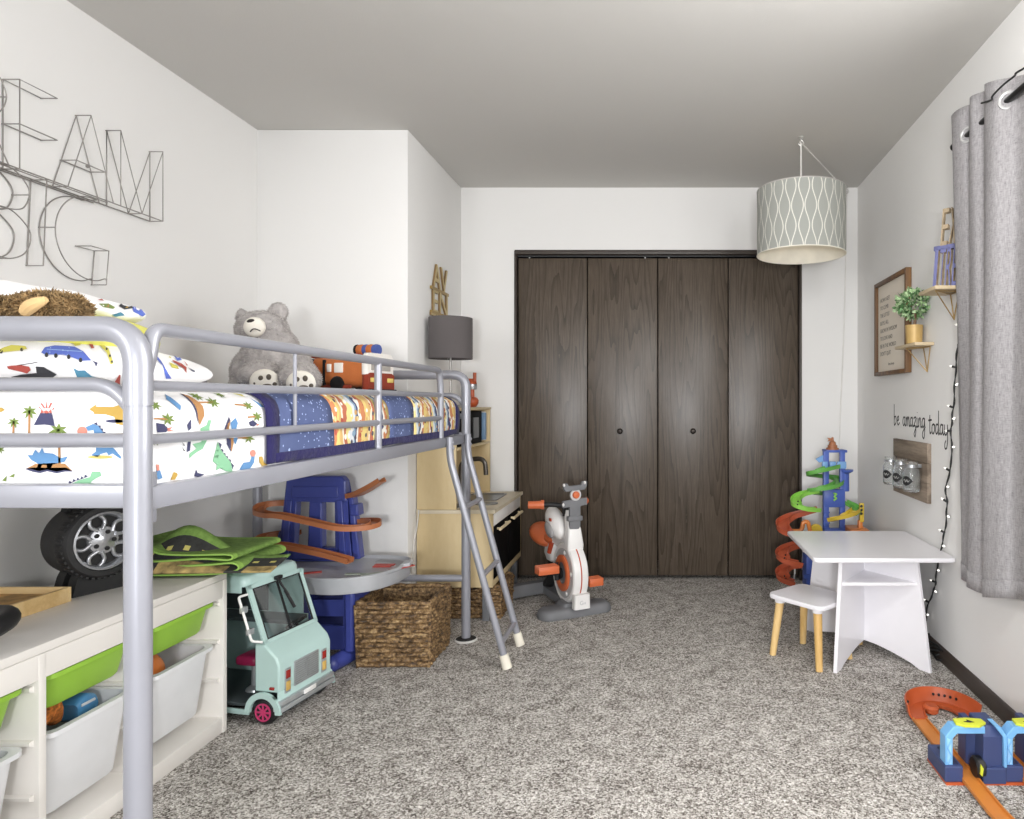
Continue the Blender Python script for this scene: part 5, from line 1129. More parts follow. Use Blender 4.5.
part('ceiling_hook', pd_, M_hook, lambda b: hook(b, (HK[0], HK[1], 2.44)))
part('flex', pd_, M_wire, lambda b: (b.cyl((LXc, LYc, LZ1-.02), (LXc, LYc, 2.405), .004), b.tube(catmull([(LXc, LYc, 2.405), (LXc+.01, LYc+.02, 2.412), (LXc+.2, LYc+.32, 2.395), (HK[0], HK[1], 2.405), (HK[0]+.005, 4.165, 2.36), (HK[0]-.01, 4.172, 1.6), (HK[0]-.035, 4.172, 1.0), (HK[0]-.05, 4.170, .55), (HK[0]-.06, 4.15, .10)], 8), .0032, 8)), smooth=60)

# ------------------------------------------------------------------ right wall
AR = -PI/2 - math.atan(.017)
ROT_R = Rz(AR)
def wall_pt(Y, Z, off=0.0): return Vector((XR(Y)-off, Y, Z))
def wl(u, off, z, Y0): # local frame on the right wall at depth Y0: u along reading direction, off out of the wall
    return T(*wall_pt(Y0, 0)) @ ROT_R @ Vector((u, -off, z))
M_walnut = wood_mat('walnut_frame', [(78, 54, 34), (104, 74, 46), (128, 94, 60)], (30, 30, 3), .5, ring=1.6); M_paper = mat('ivory_canvas', (226, 217, 203), .9, var=.01, bump=.1, bscale=400); M_ink = mat('grey_brown_ink', (122, 116, 108), .8)
FRY = 3.742
fs = thing('framed_sign', 'walnut framed ivory sign with lines of grey lettering on the right wall', 'picture', wall_pt(FRY, 1.25), AR)
def on(name, parent, m, fn, **k):        # local: x reading direction, -y out of the wall, z up from the root
    b = MB(m); fn(b); return b.build(name, parent, **k)
FW, FH = .50, .508
for nm, a in (('frame_side', (0, .020, -.030, -.001, .0, FH)), ('frame_side', (FW-.020, FW, -.030, -.001, .0, FH)), ('frame_side', (.020, FW-.020, -.030, -.001, 0, .020)), ('frame_side', (.020, FW-.020, -.030, -.001, FH-.020, FH))): on(nm, fs, M_walnut, lambda b: b.bx(*a, .0015))
pg = on('panel', fs, M_paper, lambda b: b.bx(.019, FW-.019, -.012, -.002, .019, FH-.019), label='ivory lettered panel')
rows = ['HOW I GET', 'TO CLIMB', 'THE LITTLE', 'BOYS, ALL', 'GROW IN WISDOM', 'TO LOVE AND', 'BE IN THE WORLD', "DON'T QUIT"]
ink = None
for i, r_ in enumerate(rows):
    t = MB(M_ink); t.text(r_, .030, .0006, sx=1.0, mtx=T(.055, -.0125, .398-i*.0415) @ Rx(PI/2)); xs = [v.co.x for v in t.bm.verts]; k = min(1, .39/(max(xs)-.055))
    for v in t.bm.verts: v.co.x = .055+(v.co.x-.055)*k
    t.build('lettering', pg, smooth=0)
t = MB(M_ink); t.text('love always', .020, .0006, mtx=T(.19, -.0125, .052) @ Rx(PI/2)); t.build('lettering', pg, smooth=0)
# shelves with wire brackets
M_shelf = wood_mat('pale_shelf_wood', [(178, 158, 124), (194, 174, 140), (206, 188, 156)], (5, 24, 24), .5, ring=1.2); M_brass = mat('brass_wire', (188, 160, 112), .3, .75)
def shelf(label, Y1, Y0, depth, z, drop, uc, sgn):
    """board between depths Y1 (far) and Y0 (near)"""
    L = Y1-Y0; o = thing('wall_shelf', label, 'shelf', wall_pt(Y1, z), AR, 'small bracket shelves on the right wall')
    on('board', o, M_shelf, lambda b: b.bx(0, L, -depth, -.001, -.014, .0, .0015))
    for u, sg in ((uc, sgn),):
        def br(b):
            A, B_, C, E = (u+sg*.06, -depth*.9, -.0175), (u-sg*.035, -.005, -.0175), (u, -.005, -drop), (u+sg*.045, -.005, -.0175)
            for p, q in ((A, B_), (B_, C), (A, C), (E, C), (A, E), (B_, E)): b.cyl(p, q, .0024, n=8)
            for p in (A, B_, C, E): b.sph(p, .0028, 8, 6)
        on('bracket', o, M_brass, br)
    return o
SH1 = (3.231, 2.965, .086, 1.372); SH2 = (2.843, 2.665, .115, 1.570)
s1 = shelf('lower small wooden wall shelf holding the potted plant', *SH1, .128, .195, -1); s2 = shelf('upper small wooden wall shelf holding the blue and tan letters, by the curtain', *SH2, .125, .093, 1)
# plant
M_leafg = mat('dark_green_leaf', (84, 122, 76), .5, var=.3, scale=40); M_leafl = mat('pale_green_leaf', (168, 194, 148), .5, var=.2, scale=40); M_potg = mat('tan_gold_pot', (196, 164, 104), .45, .15, var=.05); M_soil = mat('dark_soil', (52, 42, 32), .9)
PY = 3.075; PXc = XR(PY)-.050; pzb = 1.372
pp = thing('potted_plant', 'small round leafy plant in a tan gold pot on the lower wall shelf', 'plant', (PXc, PY, pzb))
part('pot', pp, M_potg, lambda b: b.lathe([(0, 0), (.032, 0), (.035, .003), (.0385, .083), (.0385, .086), (.035, .086), (.034, .074), (0, .074)], (PXc, PY, pzb), 36), smooth=40)
part('stem', pp, M_walnut, lambda b: b.tube(catmull([(PXc, PY, pzb+.07), (PXc+.004, PY, pzb+.11), (PXc-.002, PY, pzb+.16)], 5), .0075, 8)); part('soil', pp, M_soil, lambda b: b.lathe([(0, .075), (.034, .075), (0, .078)], (PXc, PY, pzb), 20))
rn = random.Random(11); b = MB(M_leafg); b.use(M_leafl); b.use(M_leafg); cc = Vector((PXc-.002, PY, pzb+.185))
for k in range(620):
    d = Vector((rn.gauss(0, 1), rn.gauss(0, 1), rn.gauss(0, 1))).normalized(); r_ = rn.uniform(.45, 1.0)**.6
    p = cc + Vector((d.x*.078*r_, d.y*.078*r_, d.z*.064*r_)); b.use(M_leafl if rn.random() < .62*r_ else M_leafg)
    ax = (d + Vector((rn.gauss(0, .6), rn.gauss(0, .6), rn.gauss(0, .6)))).normalized(); sd_ = ax.orthogonal().normalized(); sd_ = Matrix.Rotation(rn.random()*6.28, 3, ax) @ sd_
    L_ = rn.uniform(.014, .024); w_ = L_*.34; nrm = ax.cross(sd_)*L_*.12
    b.poly([p, p+ax*L_*.35+sd_*w_+nrm, p+ax*L_*.8+sd_*w_*.7, p+ax*L_, p+ax*L_*.8-sd_*w_*.7, p+ax*L_*.35-sd_*w_+nrm])
b.build('foliage', pp, w=True, smooth=0, recalc=False)
# letters on the upper shelf
M_tanw = mat('weathered_tan_wood', (170, 152, 126), .7, var=.15, scale=30); M_bluw = mat('blue_painted_letter', (112, 115, 160), .6, var=.06)
ls = thing('letter_sculpture', 'stacked tan and blue wooden letters standing on the upper wall shelf', 'sign', (1.122, 2.765, 1.571), AR)
ls.rotation_euler = (math.radians(-9), 0, math.radians(-48)); ls.scale = (.46, 1, 1.06)
def letter_block(parent, body, x, z, wdt, h, m, depth=.018, lean=.0):
    t = MB(m); t.text(body, 1.0, depth, off=-.006); two_tone(t, M_tanw); xs = [v.co.x for v in t.bm.verts]; ys = [v.co.y for v in t.bm.verts]; x0, x1, y0, y1 = min(xs), max(xs), min(ys), max(ys)
    t.bm.transform(T(x, 0, z) @ Rx(PI/2) @ Matrix.Diagonal((wdt/(x1-x0), h/(y1-y0), 1, 1)) @ T(-x0, -y0, 0)); t.build('letter', parent, smooth=0)
for i, ch in enumerate('ITRE'): letter_block(ls, ch, .012+i*.060 + (.03 if i == 0 else 0) - (.018 if i == 0 else 0), .0, .030 if i == 0 else .052, .155, M_bluw)
on('letter_bar', ls, M_bluw, lambda b: b.bx(.008, .25, -.009, .009, .150, .168, .001)); 
for i, ch in enumerate('EX'): letter_block(ls, ch, .065+i*.072, .166, .060, .150, M_tanw)
# script decal
M_dec = mat('black_vinyl', (24, 24, 26), .5)
G = dict(b=([[(0, 2.25), (.0, .1), (.15, 0), (.38, .25), (.36, .8), (.1, .85), (.02, .5)]], .62), e=([[(0, .45), (.3, .55), (.28, .92), (.05, .75), (.04, .2), (.25, 0), (.5, .25)]], .62),
 a=([[(.42, .85), (.15, .9), (0, .45), (.12, .02), (.35, .25), (.43, .95), (.42, .2), (.52, 0), (.62, .15)]], .66), m=([[(0, .92), (.02, 0), (.04, .5), (.18, .95), (.28, .7), (.28, 0), (.30, .5), (.44, .95), (.54, .7), (.55, .1), (.64, 0), (.72, .15)]], .76),
 z=([[(0, .82), (.2, .98), (.4, .85), (.03, .08), (.25, .12), (.38, -.35), (.25, -1.0), (.06, -.75), (.3, -.25), (.55, .1)]], .60), i=([[(0, .95), (.0, .15), (.1, 0), (.22, .15)], [(.02, 1.45), (.03, 1.5)]], .28),
 n=([[(0, .92), (.02, 0), (.04, .5), (.2, .95), (.34, .7), (.35, .1), (.45, 0), (.54, .15)]], .58), g=([[(.42, .85), (.15, .9), (0, .45), (.12, .02), (.35, .25), (.43, .95), (.44, -.4), (.30, -1.05), (.06, -.85), (.12, -.45), (.55, .1)]], .66),
 t=([[(.08, 1.75), (.08, .15), (.18, 0), (.3, .15)], [(-.16, 1.22), (.36, 1.3)]], .40), o=([[(.3, .9), (.05, .75), (.03, .15), (.22, 0), (.40, .3), (.38, .8), (.22, .92), (.5, .78)]], .58),
 d=([[(.42, .85), (.15, .9), (0, .45), (.12, .02), (.35, .25), (.44, 1.0), (.45, 2.2), (.44, .2), (.54, 0), (.62, .15)]], .66), y=([[(0, .95), (.04, .2), (.2, .0), (.40, .35), (.43, .95), (.44, -.4), (.32, -1.15), (.08, -1.2), (.06, -.8), (.2, -.5)]], .55))
dc = thing('wall_decal', 'black handwritten be amazing today lettering on the right wall above the jar board', 'wall lettering', wall_pt(3.495, .985), AR)
x = 0.0; SXd, SZd = .0722, .0465
for wd_, zo in (('be', .006), ('amazing', .004), ('today', -.018)):
    b = MB(M_dec)
    for ch in wd_:
        st_, adv = G[ch]
        for s_ in st_: b.tube([(x*1 + p.x*SXd, -.0006, p.y*SZd+zo) for p in catmull([(q[0], q[1], 0) for q in s_], 6)], .0040, 8)
        x += adv*SXd
    for v in b.bm.verts: v.co.y = -.0006 + (v.co.y+.0006)*.15
    b.build('word', dc, smooth=0); x += .55*SXd
# board with jars
M_barn = wood_mat('weathered_grey_brown_board', [(92, 80, 68), (124, 110, 96), (152, 138, 122)], (3, 30, 30), .8, ring=2); M_jar = NT('clear_jar_glass'); M_jar.b.inputs['Base Color'].default_value = (.94, .96, .96, 1); M_jar.set(Roughness=.03); M_jar.b.inputs['Transmission Weight'].default_value = .92; M_jar.b.inputs['IOR'].default_value = 1.35
jb = thing('jar_board', 'weathered wooden board on the right wall carrying three glass jars', 'wall organiser', wall_pt(3.454, .652), AR)
for z0_ in (0, .090, .180): on('plank', jb, M_barn, lambda b: b.bx(0, .455, -.019, -.001, z0_+.0005, z0_+.0885, .001))
M_chalk = mat('chalk_writing', (196, 196, 192), .8)
for i, u in enumerate((.094, .240, .380)):
    jl = thing('glass_jar', ['far left glass jar with black label on the wall board', 'middle of the three glass jars on the wall board', 'glass jar nearest the curtain on the wall board'][i], 'jar', T(*wall_pt(3.454, .652)) @ ROT_R @ Vector((u, -.062, .045)), AR, 'jars on the wall board')
    on('jar_body', jl, M_jar.m, lambda b: b.lathe([(0, .0), (.032, .0), (.037, .006), (.038, .012), (.038, .085), (.036, .096), (.029, .108), (.029, .134), (.031, .136), (.027, .136), (.026, .108), (.034, .092), (.0355, .085), (.0355, .012), (.0, .006)], (0, 0, 0), 32), smooth=60)
    def lab(b):
        n = 10; b.loft([[(.0388*math.sin(a), -.0388*math.cos(a), z) for z in (.052-.022*math.cos((k/n-.5)*PI*.95), .052+.022*math.cos((k/n-.5)*PI*.95))] for k in range(n+1) for a in [(-.15+1.5*k/n)]], (False, False), closed=False)
    lbl = on('label', jl, M_dec, lab, smooth=60, label='black oval label')
    on('writing', lbl, M_chalk, lambda b: b.tube(catmull([(.0393*math.sin(a), -.0393*math.cos(a), .052+dz) for a, dz in ((.2, .0), (.4, .006), (.5, -.006), (.7, .006), (.8, -.005), (1.0, .003))], 4), .0009, 5))
    on('hose_clamp', jl, M_rim, lambda b: (b.lathe([(.0295, .112), (.0305, .112), (.0305, .124), (.0295, .124)], (0, 0, 0), 28, cap=(False, False)), b.bx(-.008, .008, .028, .044, .110, .126, .001)))
# ------------------------------------------------------------------ curtain on its rod
def linen():
    t = NT('grey_linen'); v = t.coord('Object', (1, 1, 1)); h = t.coord('Object', (60, 60, 520)); w_ = t.coord('Object', (520, 520, 40)); sl = t.coord('Object', (60, 60, 16))
    a, c, d = t.noise(h, 1, 2), t.noise(w_, 1, 2), t.noise(sl, 2.2, 3, .7)
    s = t.math('ADD', t.math('MULTIPLY', a, .35), t.math('MULTIPLY', c, .35)); s = t.math('ADD', s, t.math('MULTIPLY', d, .35))
    col = t.ramp(s, [(.32, (104, 101, 103)), (.43, (158, 155, 157)), (.55, (180, 177, 179)), (.7, (200, 198, 199))]); t.l(col, t.b.inputs['Base Color']); t.set(Roughness=.95); t.b.inputs['Specular IOR Level'].default_value = .1
    t.bump(s, .25, .004); tr = t.n('ShaderNodeBsdfTranslucent'); t.l(col, tr.inputs[0]); ms = t.n('ShaderNodeMixShader'); ms.inputs[0].default_value = .18; t.l(t.b.outputs[0], ms.inputs[1]); t.l(tr.outputs[0], ms.inputs[2]); t.l(ms.outputs[0], t.out.inputs[0]); return t.m
M_linen = linen(); M_grom = mat('white_silver_grommet', (214, 214, 214), .25, .5); M_rod = mat('black_curtain_rod', (22, 22, 23), .35, .3)
RXc, RZc = 1.178, 2.122
cu = thing('curtain', 'grey linen curtain panel with white metal grommets at the right edge', 'curtain', (1.15, 2.3, .42))
top_ = catmull([(1.178, 2.668), (1.120, 2.650), (1.085, 2.600), (1.10, 2.555), (1.165, 2.528), (1.172, 2.505), (1.115, 2.488), (1.098, 2.470), (1.11, 2.43), (1.155, 2.410), (1.165, 2.390), (1.115, 2.372), (1.100, 2.34), (1.105, 2.26), (1.15, 2.18), (1.165, 2.10), (1.14, 2.04), (1.09, 2.0), (1.09, 1.95), (1.15, 1.90)], 6)
top_ = catmull([(1.192, 2.690), (1.176, 2.676), (1.156, 2.64), (1.160, 2.58), (1.185, 2.540), (1.184, 2.520), (1.164, 2.497), (1.155, 2.465), (1.182, 2.430), (1.182, 2.412), (1.162, 2.388), (1.146, 2.345), (1.150, 2.295), (1.178, 2.262), (1.196, 2.23), (1.196, 2.12), (1.15, 2.04), (1.13, 2.0), (1.13, 1.95), (1.17, 1.90)], 6)
bot_ = catmull([(1.204, 2.668), (1.202, 2.655), (1.188, 2.615), (1.188, 2.56), (1.180, 2.545), (1.174, 2.530), (1.160, 2.512), (1.160, 2.45), (1.172, 2.405), (1.172, 2.390), (1.150, 2.378), (1.146, 2.34), (1.156, 2.295), (1.172, 2.262), (1.188, 2.23), (1.188, 2.12), (1.15, 2.04), (1.115, 2.0), (1.115, 1.95), (1.16, 1.90)], 6)
b = MB(M_linen); nz = 40; n_ = len(top_)
def cfn(u, v):
    i = round(u*(n_-1)); t = v**.8; p = top_[i].lerp(bot_[i], t); e_ = min(1, max(0, (2.385-p.y)/.19)); zb = .418 + .045*e_; zt_ = 2.232 - .055*e_; z = zt_ + (zb-zt_)*v
    return (p.x + .003*math.sin(v*7+i*.3), p.y + .004*math.sin(v*5+i*.2), z)
b.grid(cfn, n_-1, nz); pnl = b.build('panel', cu, w=True, smooth=80, recalc=False); sd = pnl.modifiers.new('thickness', 'SOLIDIFY'); sd.thickness = .003; sd.offset = 0
b = MB(M_linen)
def hem(u, v): p = cfn(u, .965+.035*v); return (p[0]-.0025, p[1], p[2]-.001)
b.grid(hem, n_-1, 2); o = b.build('hem', cu, w=True, smooth=80, recalc=False); sd = o.modifiers.new('thickness', 'SOLIDIFY'); sd.thickness = .002
for gx, gy, ang in ((1.178, 2.262, 48), (1.177, 2.553, 35), (1.16, 2.06, -40)):
    g = MB(M_grom); g.xf(T(gx, gy, RZc) @ Rz(math.radians(ang)) ); g.lathe([(.021, -.004), (.023, -.006), (.031, -.005), (.033, 0), (.031, .004), (.023, .005), (.021, .004)], (0, 0, 0), 36, 'X', cap=(False, False)); g.build('grommet', cu, w=True, smooth=60, label='white metal grommet')
rod = thing('curtain_rod', 'black metal curtain rod above the window', 'curtain rod', (RXc, 1.2, RZc))
part('rod', rod, M_rod, lambda b: b.cyl((RXc, -.3, RZc), (RXc, 2.67, RZc), .0115)); part('finial', rod, M_rod, lambda b: b.lathe([(0, 2.690), (.010, 2.688), (.014, 2.682), (.014, 2.672), (.0115, 2.665), (0, 2.665)], (RXc, 0, RZc), 20, 'Y'), smooth=50)
for y in (.25, 2.665): part('wall_bracket', rod, M_rod, lambda b: (b.bx(RXc-.006, XR(y)-.001, y-.006, y+.006, RZc-.022, RZc-.012, .001), b.bx(XR(y)-.007, XR(y)-.0015, y-.012, y+.012, RZc-.05, RZc+.02, .001)))
# string lights
M_gwire = mat('black_green_wire', (30, 32, 32), .5); M_tip = mat('clear_bulb_plastic', (250, 250, 246), .2); tb_b = M_tip.node_tree.nodes['Principled BSDF']; tb_b.inputs['Emission Color'].default_value = (1, .97, .9, 1); tb_b.inputs['Emission Strength'].default_value = 1.2
sl = thing('string_lights', 'black string of small clear lights hanging down the right wall beside the curtain', 'string lights', wall_pt(2.95, .6, .02))
pxs = [(963, 318), (958, 345), (955.5, 372), (954, 400), (952, 420), (951, 434), (951.5, 462), (946, 487), (947, 505), (945.5, 526), (942, 545), (938, 561), (936, 578), (934, 590), (928, 605), (925.5, 622)]
wp_ = catmull([on_right(x, y, .014) for x, y in pxs], 6)
rn = random.Random(5)
part('wire', sl, M_gwire, lambda b: (b.tube(wp_, .0026, 8), b.tube([p + Vector((-.004*math.sin(i*.9), .005*math.cos(i*.9), 0)) for i, p in enumerate(wp_)], .0022, 6)), smooth=60)
for i in range(20):
    k = int((i+.5)/20*(len(wp_)-1)); p = wp_[k]; s = 1 if i % 2 else -1; d = Vector((-.15, -s*1.0, .12 + rn.uniform(-.15, .15))).normalized(); q = p + d*.024
    bo_ = part('bulb_socket', sl, M_gwire, lambda b: b.cyl(p, q, .0042, .0050, 8)); part('bulb', bo_, M_tip, lambda b: b.tube([q, q+d*.012, q+d*.020], lambda t: .0048*(1-t*.7), 8), label='clear bulb tip')
part('wire', sl, M_gwire, lambda b: b.tube(catmull([(1.135+.012*math.sin(k*2.1), 2.36-k*.05, RZc+.024+.010*math.cos(k*1.7)) for k in range(12)], 5), .0034, 7), smooth=60)
b = MB(M_gwire); ctr = on_floor(936, 660)
for k in range(5): b.tube(catmull([(ctr.x+.02+(.030+.012*math.cos(a*3+k))*math.cos(a)*.7, ctr.y+.05+(.075+.02*math.sin(a*2+k*1.3))*math.sin(a), .010+.012*k+.006*math.sin(a*3+k)) for a in [2*PI*j/10 for j in range(10)]], 4, True), .0038, 7, closed=True)
b.tube(catmull([on_right(925.5, 622, .014), on_right(926, 636, .02), (ctr.x+.03, ctr.y+.10, .03)], 6), .0038, 7); o = b.build('wire_coil', smooth=60); tag(o, 'coil of black wire on the carpet against the right baseboard', 'cord')

# ------------------------------------------------------------------ small table and stools
M_tab = mat('white_table_paint', (238, 236, 240), .3, var=.006, coat=.2); M_sleg = wood_mat('honey_pine_leg', [(200, 158, 92), (218, 180, 116), (230, 198, 140)], (30, 30, 3), .45, ring=1.4)
TX0, TX1, TY0, TY1, TZ = .627, 1.205, 2.72, 3.30, .474
tb = thing('kids_table', 'small white square childs table with crossed panel legs by the right wall', 'table', (.92, 3.01, 0))
part('tabletop', tb, M_tab, lambda b: b.loft([[(.921+x*k, 3.01+y*k, z) for x, y in rrect(.580, .58, .022, 5)] for z, k in ((TZ-.018, .992), (TZ-.015, 1), (TZ-.003, 1), (TZ, .993))]), smooth=40)
CTX, CTY = .919, 3.01
for k, a in enumerate((233.4, 306.6, 53.4, 126.6)):
    d = Vector((math.cos(math.radians(a)), math.sin(math.radians(a)), 0)); n = Vector((-d.y, d.x, 0))*.008
    out = [(.0, TZ-.019), (.262, TZ-.019), (.322, .0), (.272, .0)] + [(.272-.255*t, .006+.040*math.sin(t*PI/2)) for t in [i/8 for i in range(1, 9)]] + [(0, .046)]
    def wing(b):
        P = [Vector((CTX, CTY, 0)) + d*(r+.008 if r > 0 else 0) + Vector((0, 0, z)) for r, z in out]; b.loft([[p+n for p in P], [p-n for p in P]])
    part('leg_panel', tb, M_tab, wing, smooth=0, bev=.0015)
part('shelf', tb, M_tab, lambda b: b.loft([[(CTX, CTY-.012, z), (CTX-.160, CTY-.222, z), (CTX+.160, CTY-.222, z)] for z in (.345, .358)]), smooth=0, bev=.001)
part('shelf', tb, M_tab, lambda b: b.loft([[(CTX, CTY+.012, z), (CTX-.160, CTY+.222, z), (CTX+.160, CTY+.222, z)] for z in (.345, .358)]), smooth=0, bev=.001)
def stool(label, c, rz):
    o = thing('kids_stool', label, 'stool', (c[0], c[1], 0), rz, 'white topped stools at the small table')
    def p_(n, m, fn, par=o, **k): b = MB(m); fn(b); return b.build(n, par, **k)
    p_('seat', M_tab, lambda b: b.loft([[(x*k, y*k, z) for x, y in rrect(.285, .245, .030, 5)] for z, k in ((.250, .985), (.254, 1), (.264, 1), (.269, .99))]), smooth=40)
    for sx in (-1, 1):
        for sy in (-1, 1):
            p_('leg', M_sleg, lambda b: b.tube([(sx*.122, sy*.108, 0), (sx*.098, sy*.086, .238)], lambda t: .0145+.004*t, 18)); p_('leg_mount', M_tab, lambda b: b.lathe([(0, .232), (.022, .232), (.024, .240), (.024, .250), (0, .250)], (sx*.098, sy*.086, 0), 18))
    return o
stool('white topped stool with honey wooden legs pulled out left of the small table', (.664, 2.925), math.radians(-49)); stool('second stool tucked behind the small table, only a wooden leg end showing', (.93, 3.235), math.radians(45))
# ------------------------------------------------------------------ spiral car tower in the corner
M_tb = mat('bright_blue_toy', (72, 96, 176), .4, var=.03); M_tlb = mat('light_blue_toy', (120, 164, 214), .4, var=.03); M_tg = mat('grass_green_toy', (104, 172, 78), .4, var=.03); M_tlg = mat('lime_toy', (142, 204, 84), .4, var=.03); M_tr = mat('brick_orange_toy', (176, 84, 56), .45, var=.03); M_ty = mat('mustard_yellow_toy', (214, 184, 64), .4, var=.03); M_to = mat('orange_toy', (218, 132, 66), .4, var=.03); M_tbr = mat('copper_orange_toy', (170, 110, 74), .45)
TY = 3.80
sk = thing('toy_ramp_tower', 'tall colourful toy car tower with spiral ramps in the back corner', 'toy car tower', (.98, TY, 0))
def tp_(x, y, d=0.0): return at(x, y, TY+d)
def post(px0, px1, y0, y1, d, m, nm='post', th=.03):
    a, b_ = tp_(px0, y1, d), tp_(px1, y0, d); return part(nm, sk, m, lambda b: b.bx(a.x, b_.x, TY+d-th/2, TY+d+th/2, max(0, a.z), b_.z, .003))
post(823, 828.5, 451, 588, 0, M_tb); post(839.5, 844.5, 451, 588, 0, M_tb); post(823, 828.5, 451, 588, .09, M_tb); post(839.5, 844.5, 451, 588, .09, M_tb)
pn = post(824, 844, 489, 507, -.004, M_tb, 'panel'); post(824, 844, 528, 545, -.004, M_tb, 'panel')
for k in range(14):
    y = 512 + k*5.2; part('rung', sk, M_tlb if False else M_tb, lambda b: b.bx(tp_(822.4, y).x, tp_(829, y).x, TY-.019, TY-.013, tp_(0, y).z-.004, tp_(0, y).z+.004))
b = MB(M_tlg); a = tp_(835, 497, -.03); b.tube(catmull([a+Vector((dx, 0, dz)) for dx, dz in ((-.008, .02), (.008, .016), (-.004, .002), (.008, -.008), (-.008, -.02))], 4), .005, 8); b.build('emblem', pn, w=True)
# turret, battlements, flag, balcony, lift
tur = tp_(832.5, 451, .04); part('turret', sk, M_tbr, lambda b: b.lathe([(0, -.0), (.036, 0), (.036, .018), (.027, .020), (.027, .034), (.020, .036), (.018, .050), (.008, .058), (.006, .078), (0, .08)], tur, 24), smooth=40)
part('turret_flag', sk, M_tbr, lambda b: b.prism([(tur.x-.001, tur.z+.072), (tur.x-.03, tur.z+.076), (tur.x-.022, tur.z+.064), (tur.x-.028, tur.z+.054), (tur.x-.001, tur.z+.058)], tur.y-.003, tur.y+.003))
post(824, 845, 449.5, 452, .04, M_tb, 'lintel', .10)
for x0, x1 in ((822, 827.5), (829.5, 836), (837, 846)): post(x0, x1, 461.5, 468.5, -.015, M_tlb, 'battlement', .02)
fl = tp_(816, 459); part('flag', sk, M_tlb, lambda b: b.prism([(p.x, p.z) for p in (tp_(824, 454), tp_(822, 455.5), tp_(815.5, 459), tp_(819, 462.5), tp_(824, 461))], TY-.006, TY+.004))
bl = tp_(846.5, 472); part('balcony', sk, M_tb, lambda b: b.lathe([(0, -.0), (.02, -.006), (.036, .004), (.038, .014), (0, .014)], bl, 24), smooth=40); part('lift_tube', sk, M_tb, lambda b: b.lathe([(0, 0), (.026, 0), (.026, .10), (0, .10)], tp_(844.5, 491, .01), 20), smooth=40)
UR = [(-.028, .018), (-.026, -.004), (.026, -.004), (.028, .018), (.024, .018), (.021, .002), (-.021, .002), (-.024, .018)]
def rmp(pts, m, prof=UR, name='ramp', **k):
    b = MB(m); b.sweep(catmull([tp_(*p) for p in pts], 7), prof); return b.build(name, sk, w=True, smooth=40, **k)
rmp([(837, 467, -.01), (826, 470, -.05), (815, 473, -.05), (811, 475.5, -.01), (817, 477, .05), (830, 478, .09), (838, 480, .04), (838.5, 484, -.02), (830, 488, -.06), (818, 490, -.06), (812, 492, -.02), (818, 494.5, .05)], M_tg, label='grass green upper ramp')
rmp([(818, 492, -.02), (803, 495, -.03), (796, 500, -.07), (797, 506, -.12), (806, 510, -.13), (818, 511, -.10)], M_tlg, label='lime ramp with two dots')
for dx, dz in ((798, 501.5), (797.6, 504.5)): part('rivet', sk, M_black, lambda b: b.sph(tp_(dx, dz, -.15), .0045, 8, 6))
rmp([(845, 503, .03), (853, 507, .0), (857, 511, -.04), (852, 514.5, -.09)], M_tg, label='grass green side ramp'); rmp([(856, 511, -.06), (850, 515, -.10), (840, 518.5, -.10), (831, 521, -.05)], M_ty, label='mustard yellow ramp')
UR2 = [(-.036, .024), (-.032, -.004), (.032, -.004), (.036, .024), (.031, .024), (.027, .002), (-.027, .002), (-.031, .024)]
rmp([(817, 511, -.08), (806, 514, -.06), (792, 518, -.05), (783, 524, -.09), (784, 531, -.15), (793, 536, -.18), (806, 538, -.16)], M_tr, UR2, label='brick orange ramp'); rmp([(806, 545, -.02), (795, 547, -.03), (785, 551, -.06), (782, 557, -.10), (788, 563, -.13), (800, 566, -.12)], M_tr, UR2, label='brick orange lower ramp'); rmp([(800, 566, -.06), (789, 568, -.06), (782, 574, -.09), (785, 581, -.13), (794, 585, -.14)], M_tr, UR2, label='brick orange bottom ramp')
for y in (555, 558, 576, 579): part('rivet', sk, M_black, lambda b: b.sph(tp_(784.5 + (y % 2), y, -.155), .005, 8, 6))
post(861, 866.5, 504, 521, -.06, M_ty, 'traffic_light', .02) if False else None
tl = part('traffic_light', sk, M_ty, lambda b: b.bx(tp_(859.4, 0, -.06).x, tp_(863.6, 0, -.06).x, TY-.07, TY-.05, tp_(0, 520).z, tp_(0, 501.5).z, .002))
for y in (506.3, 510, 513.6): part('lens', tl, M_black, lambda b: b.sph(tp_(861.4, y, -.071), (.008, .004, .008), 12, 8))
part('platform', sk, M_to, lambda b: b.bx(tp_(845, 0).x, tp_(863, 0).x, TY-.12, TY+.04, tp_(0, 531).z, tp_(0, 526).z, .004)); part('platform_side', sk, M_to, lambda b: b.bx(tp_(843, 0).x, tp_(862, 0).x, TY-.12, TY-.112, tp_(0, 545).z, tp_(0, 531).z, .003)); post(858, 862, 520, 588, -.05, M_to)
part('arch', sk, M_to, lambda b: b.tube(fillet([tp_(789, 531, -.06), tp_(802, 531, -.06), tp_(803, 522, -.06), tp_(808, 521.5, -.06), tp_(810, 531, -.06)], .03, 4), .012, 10)); part('disc', sk, M_ty, lambda b: b.lathe([(0, -.01), (.034, -.01), (.034, .01), (0, .01)], tp_(816, 530, -.05), 24, 'Y'), smooth=40)
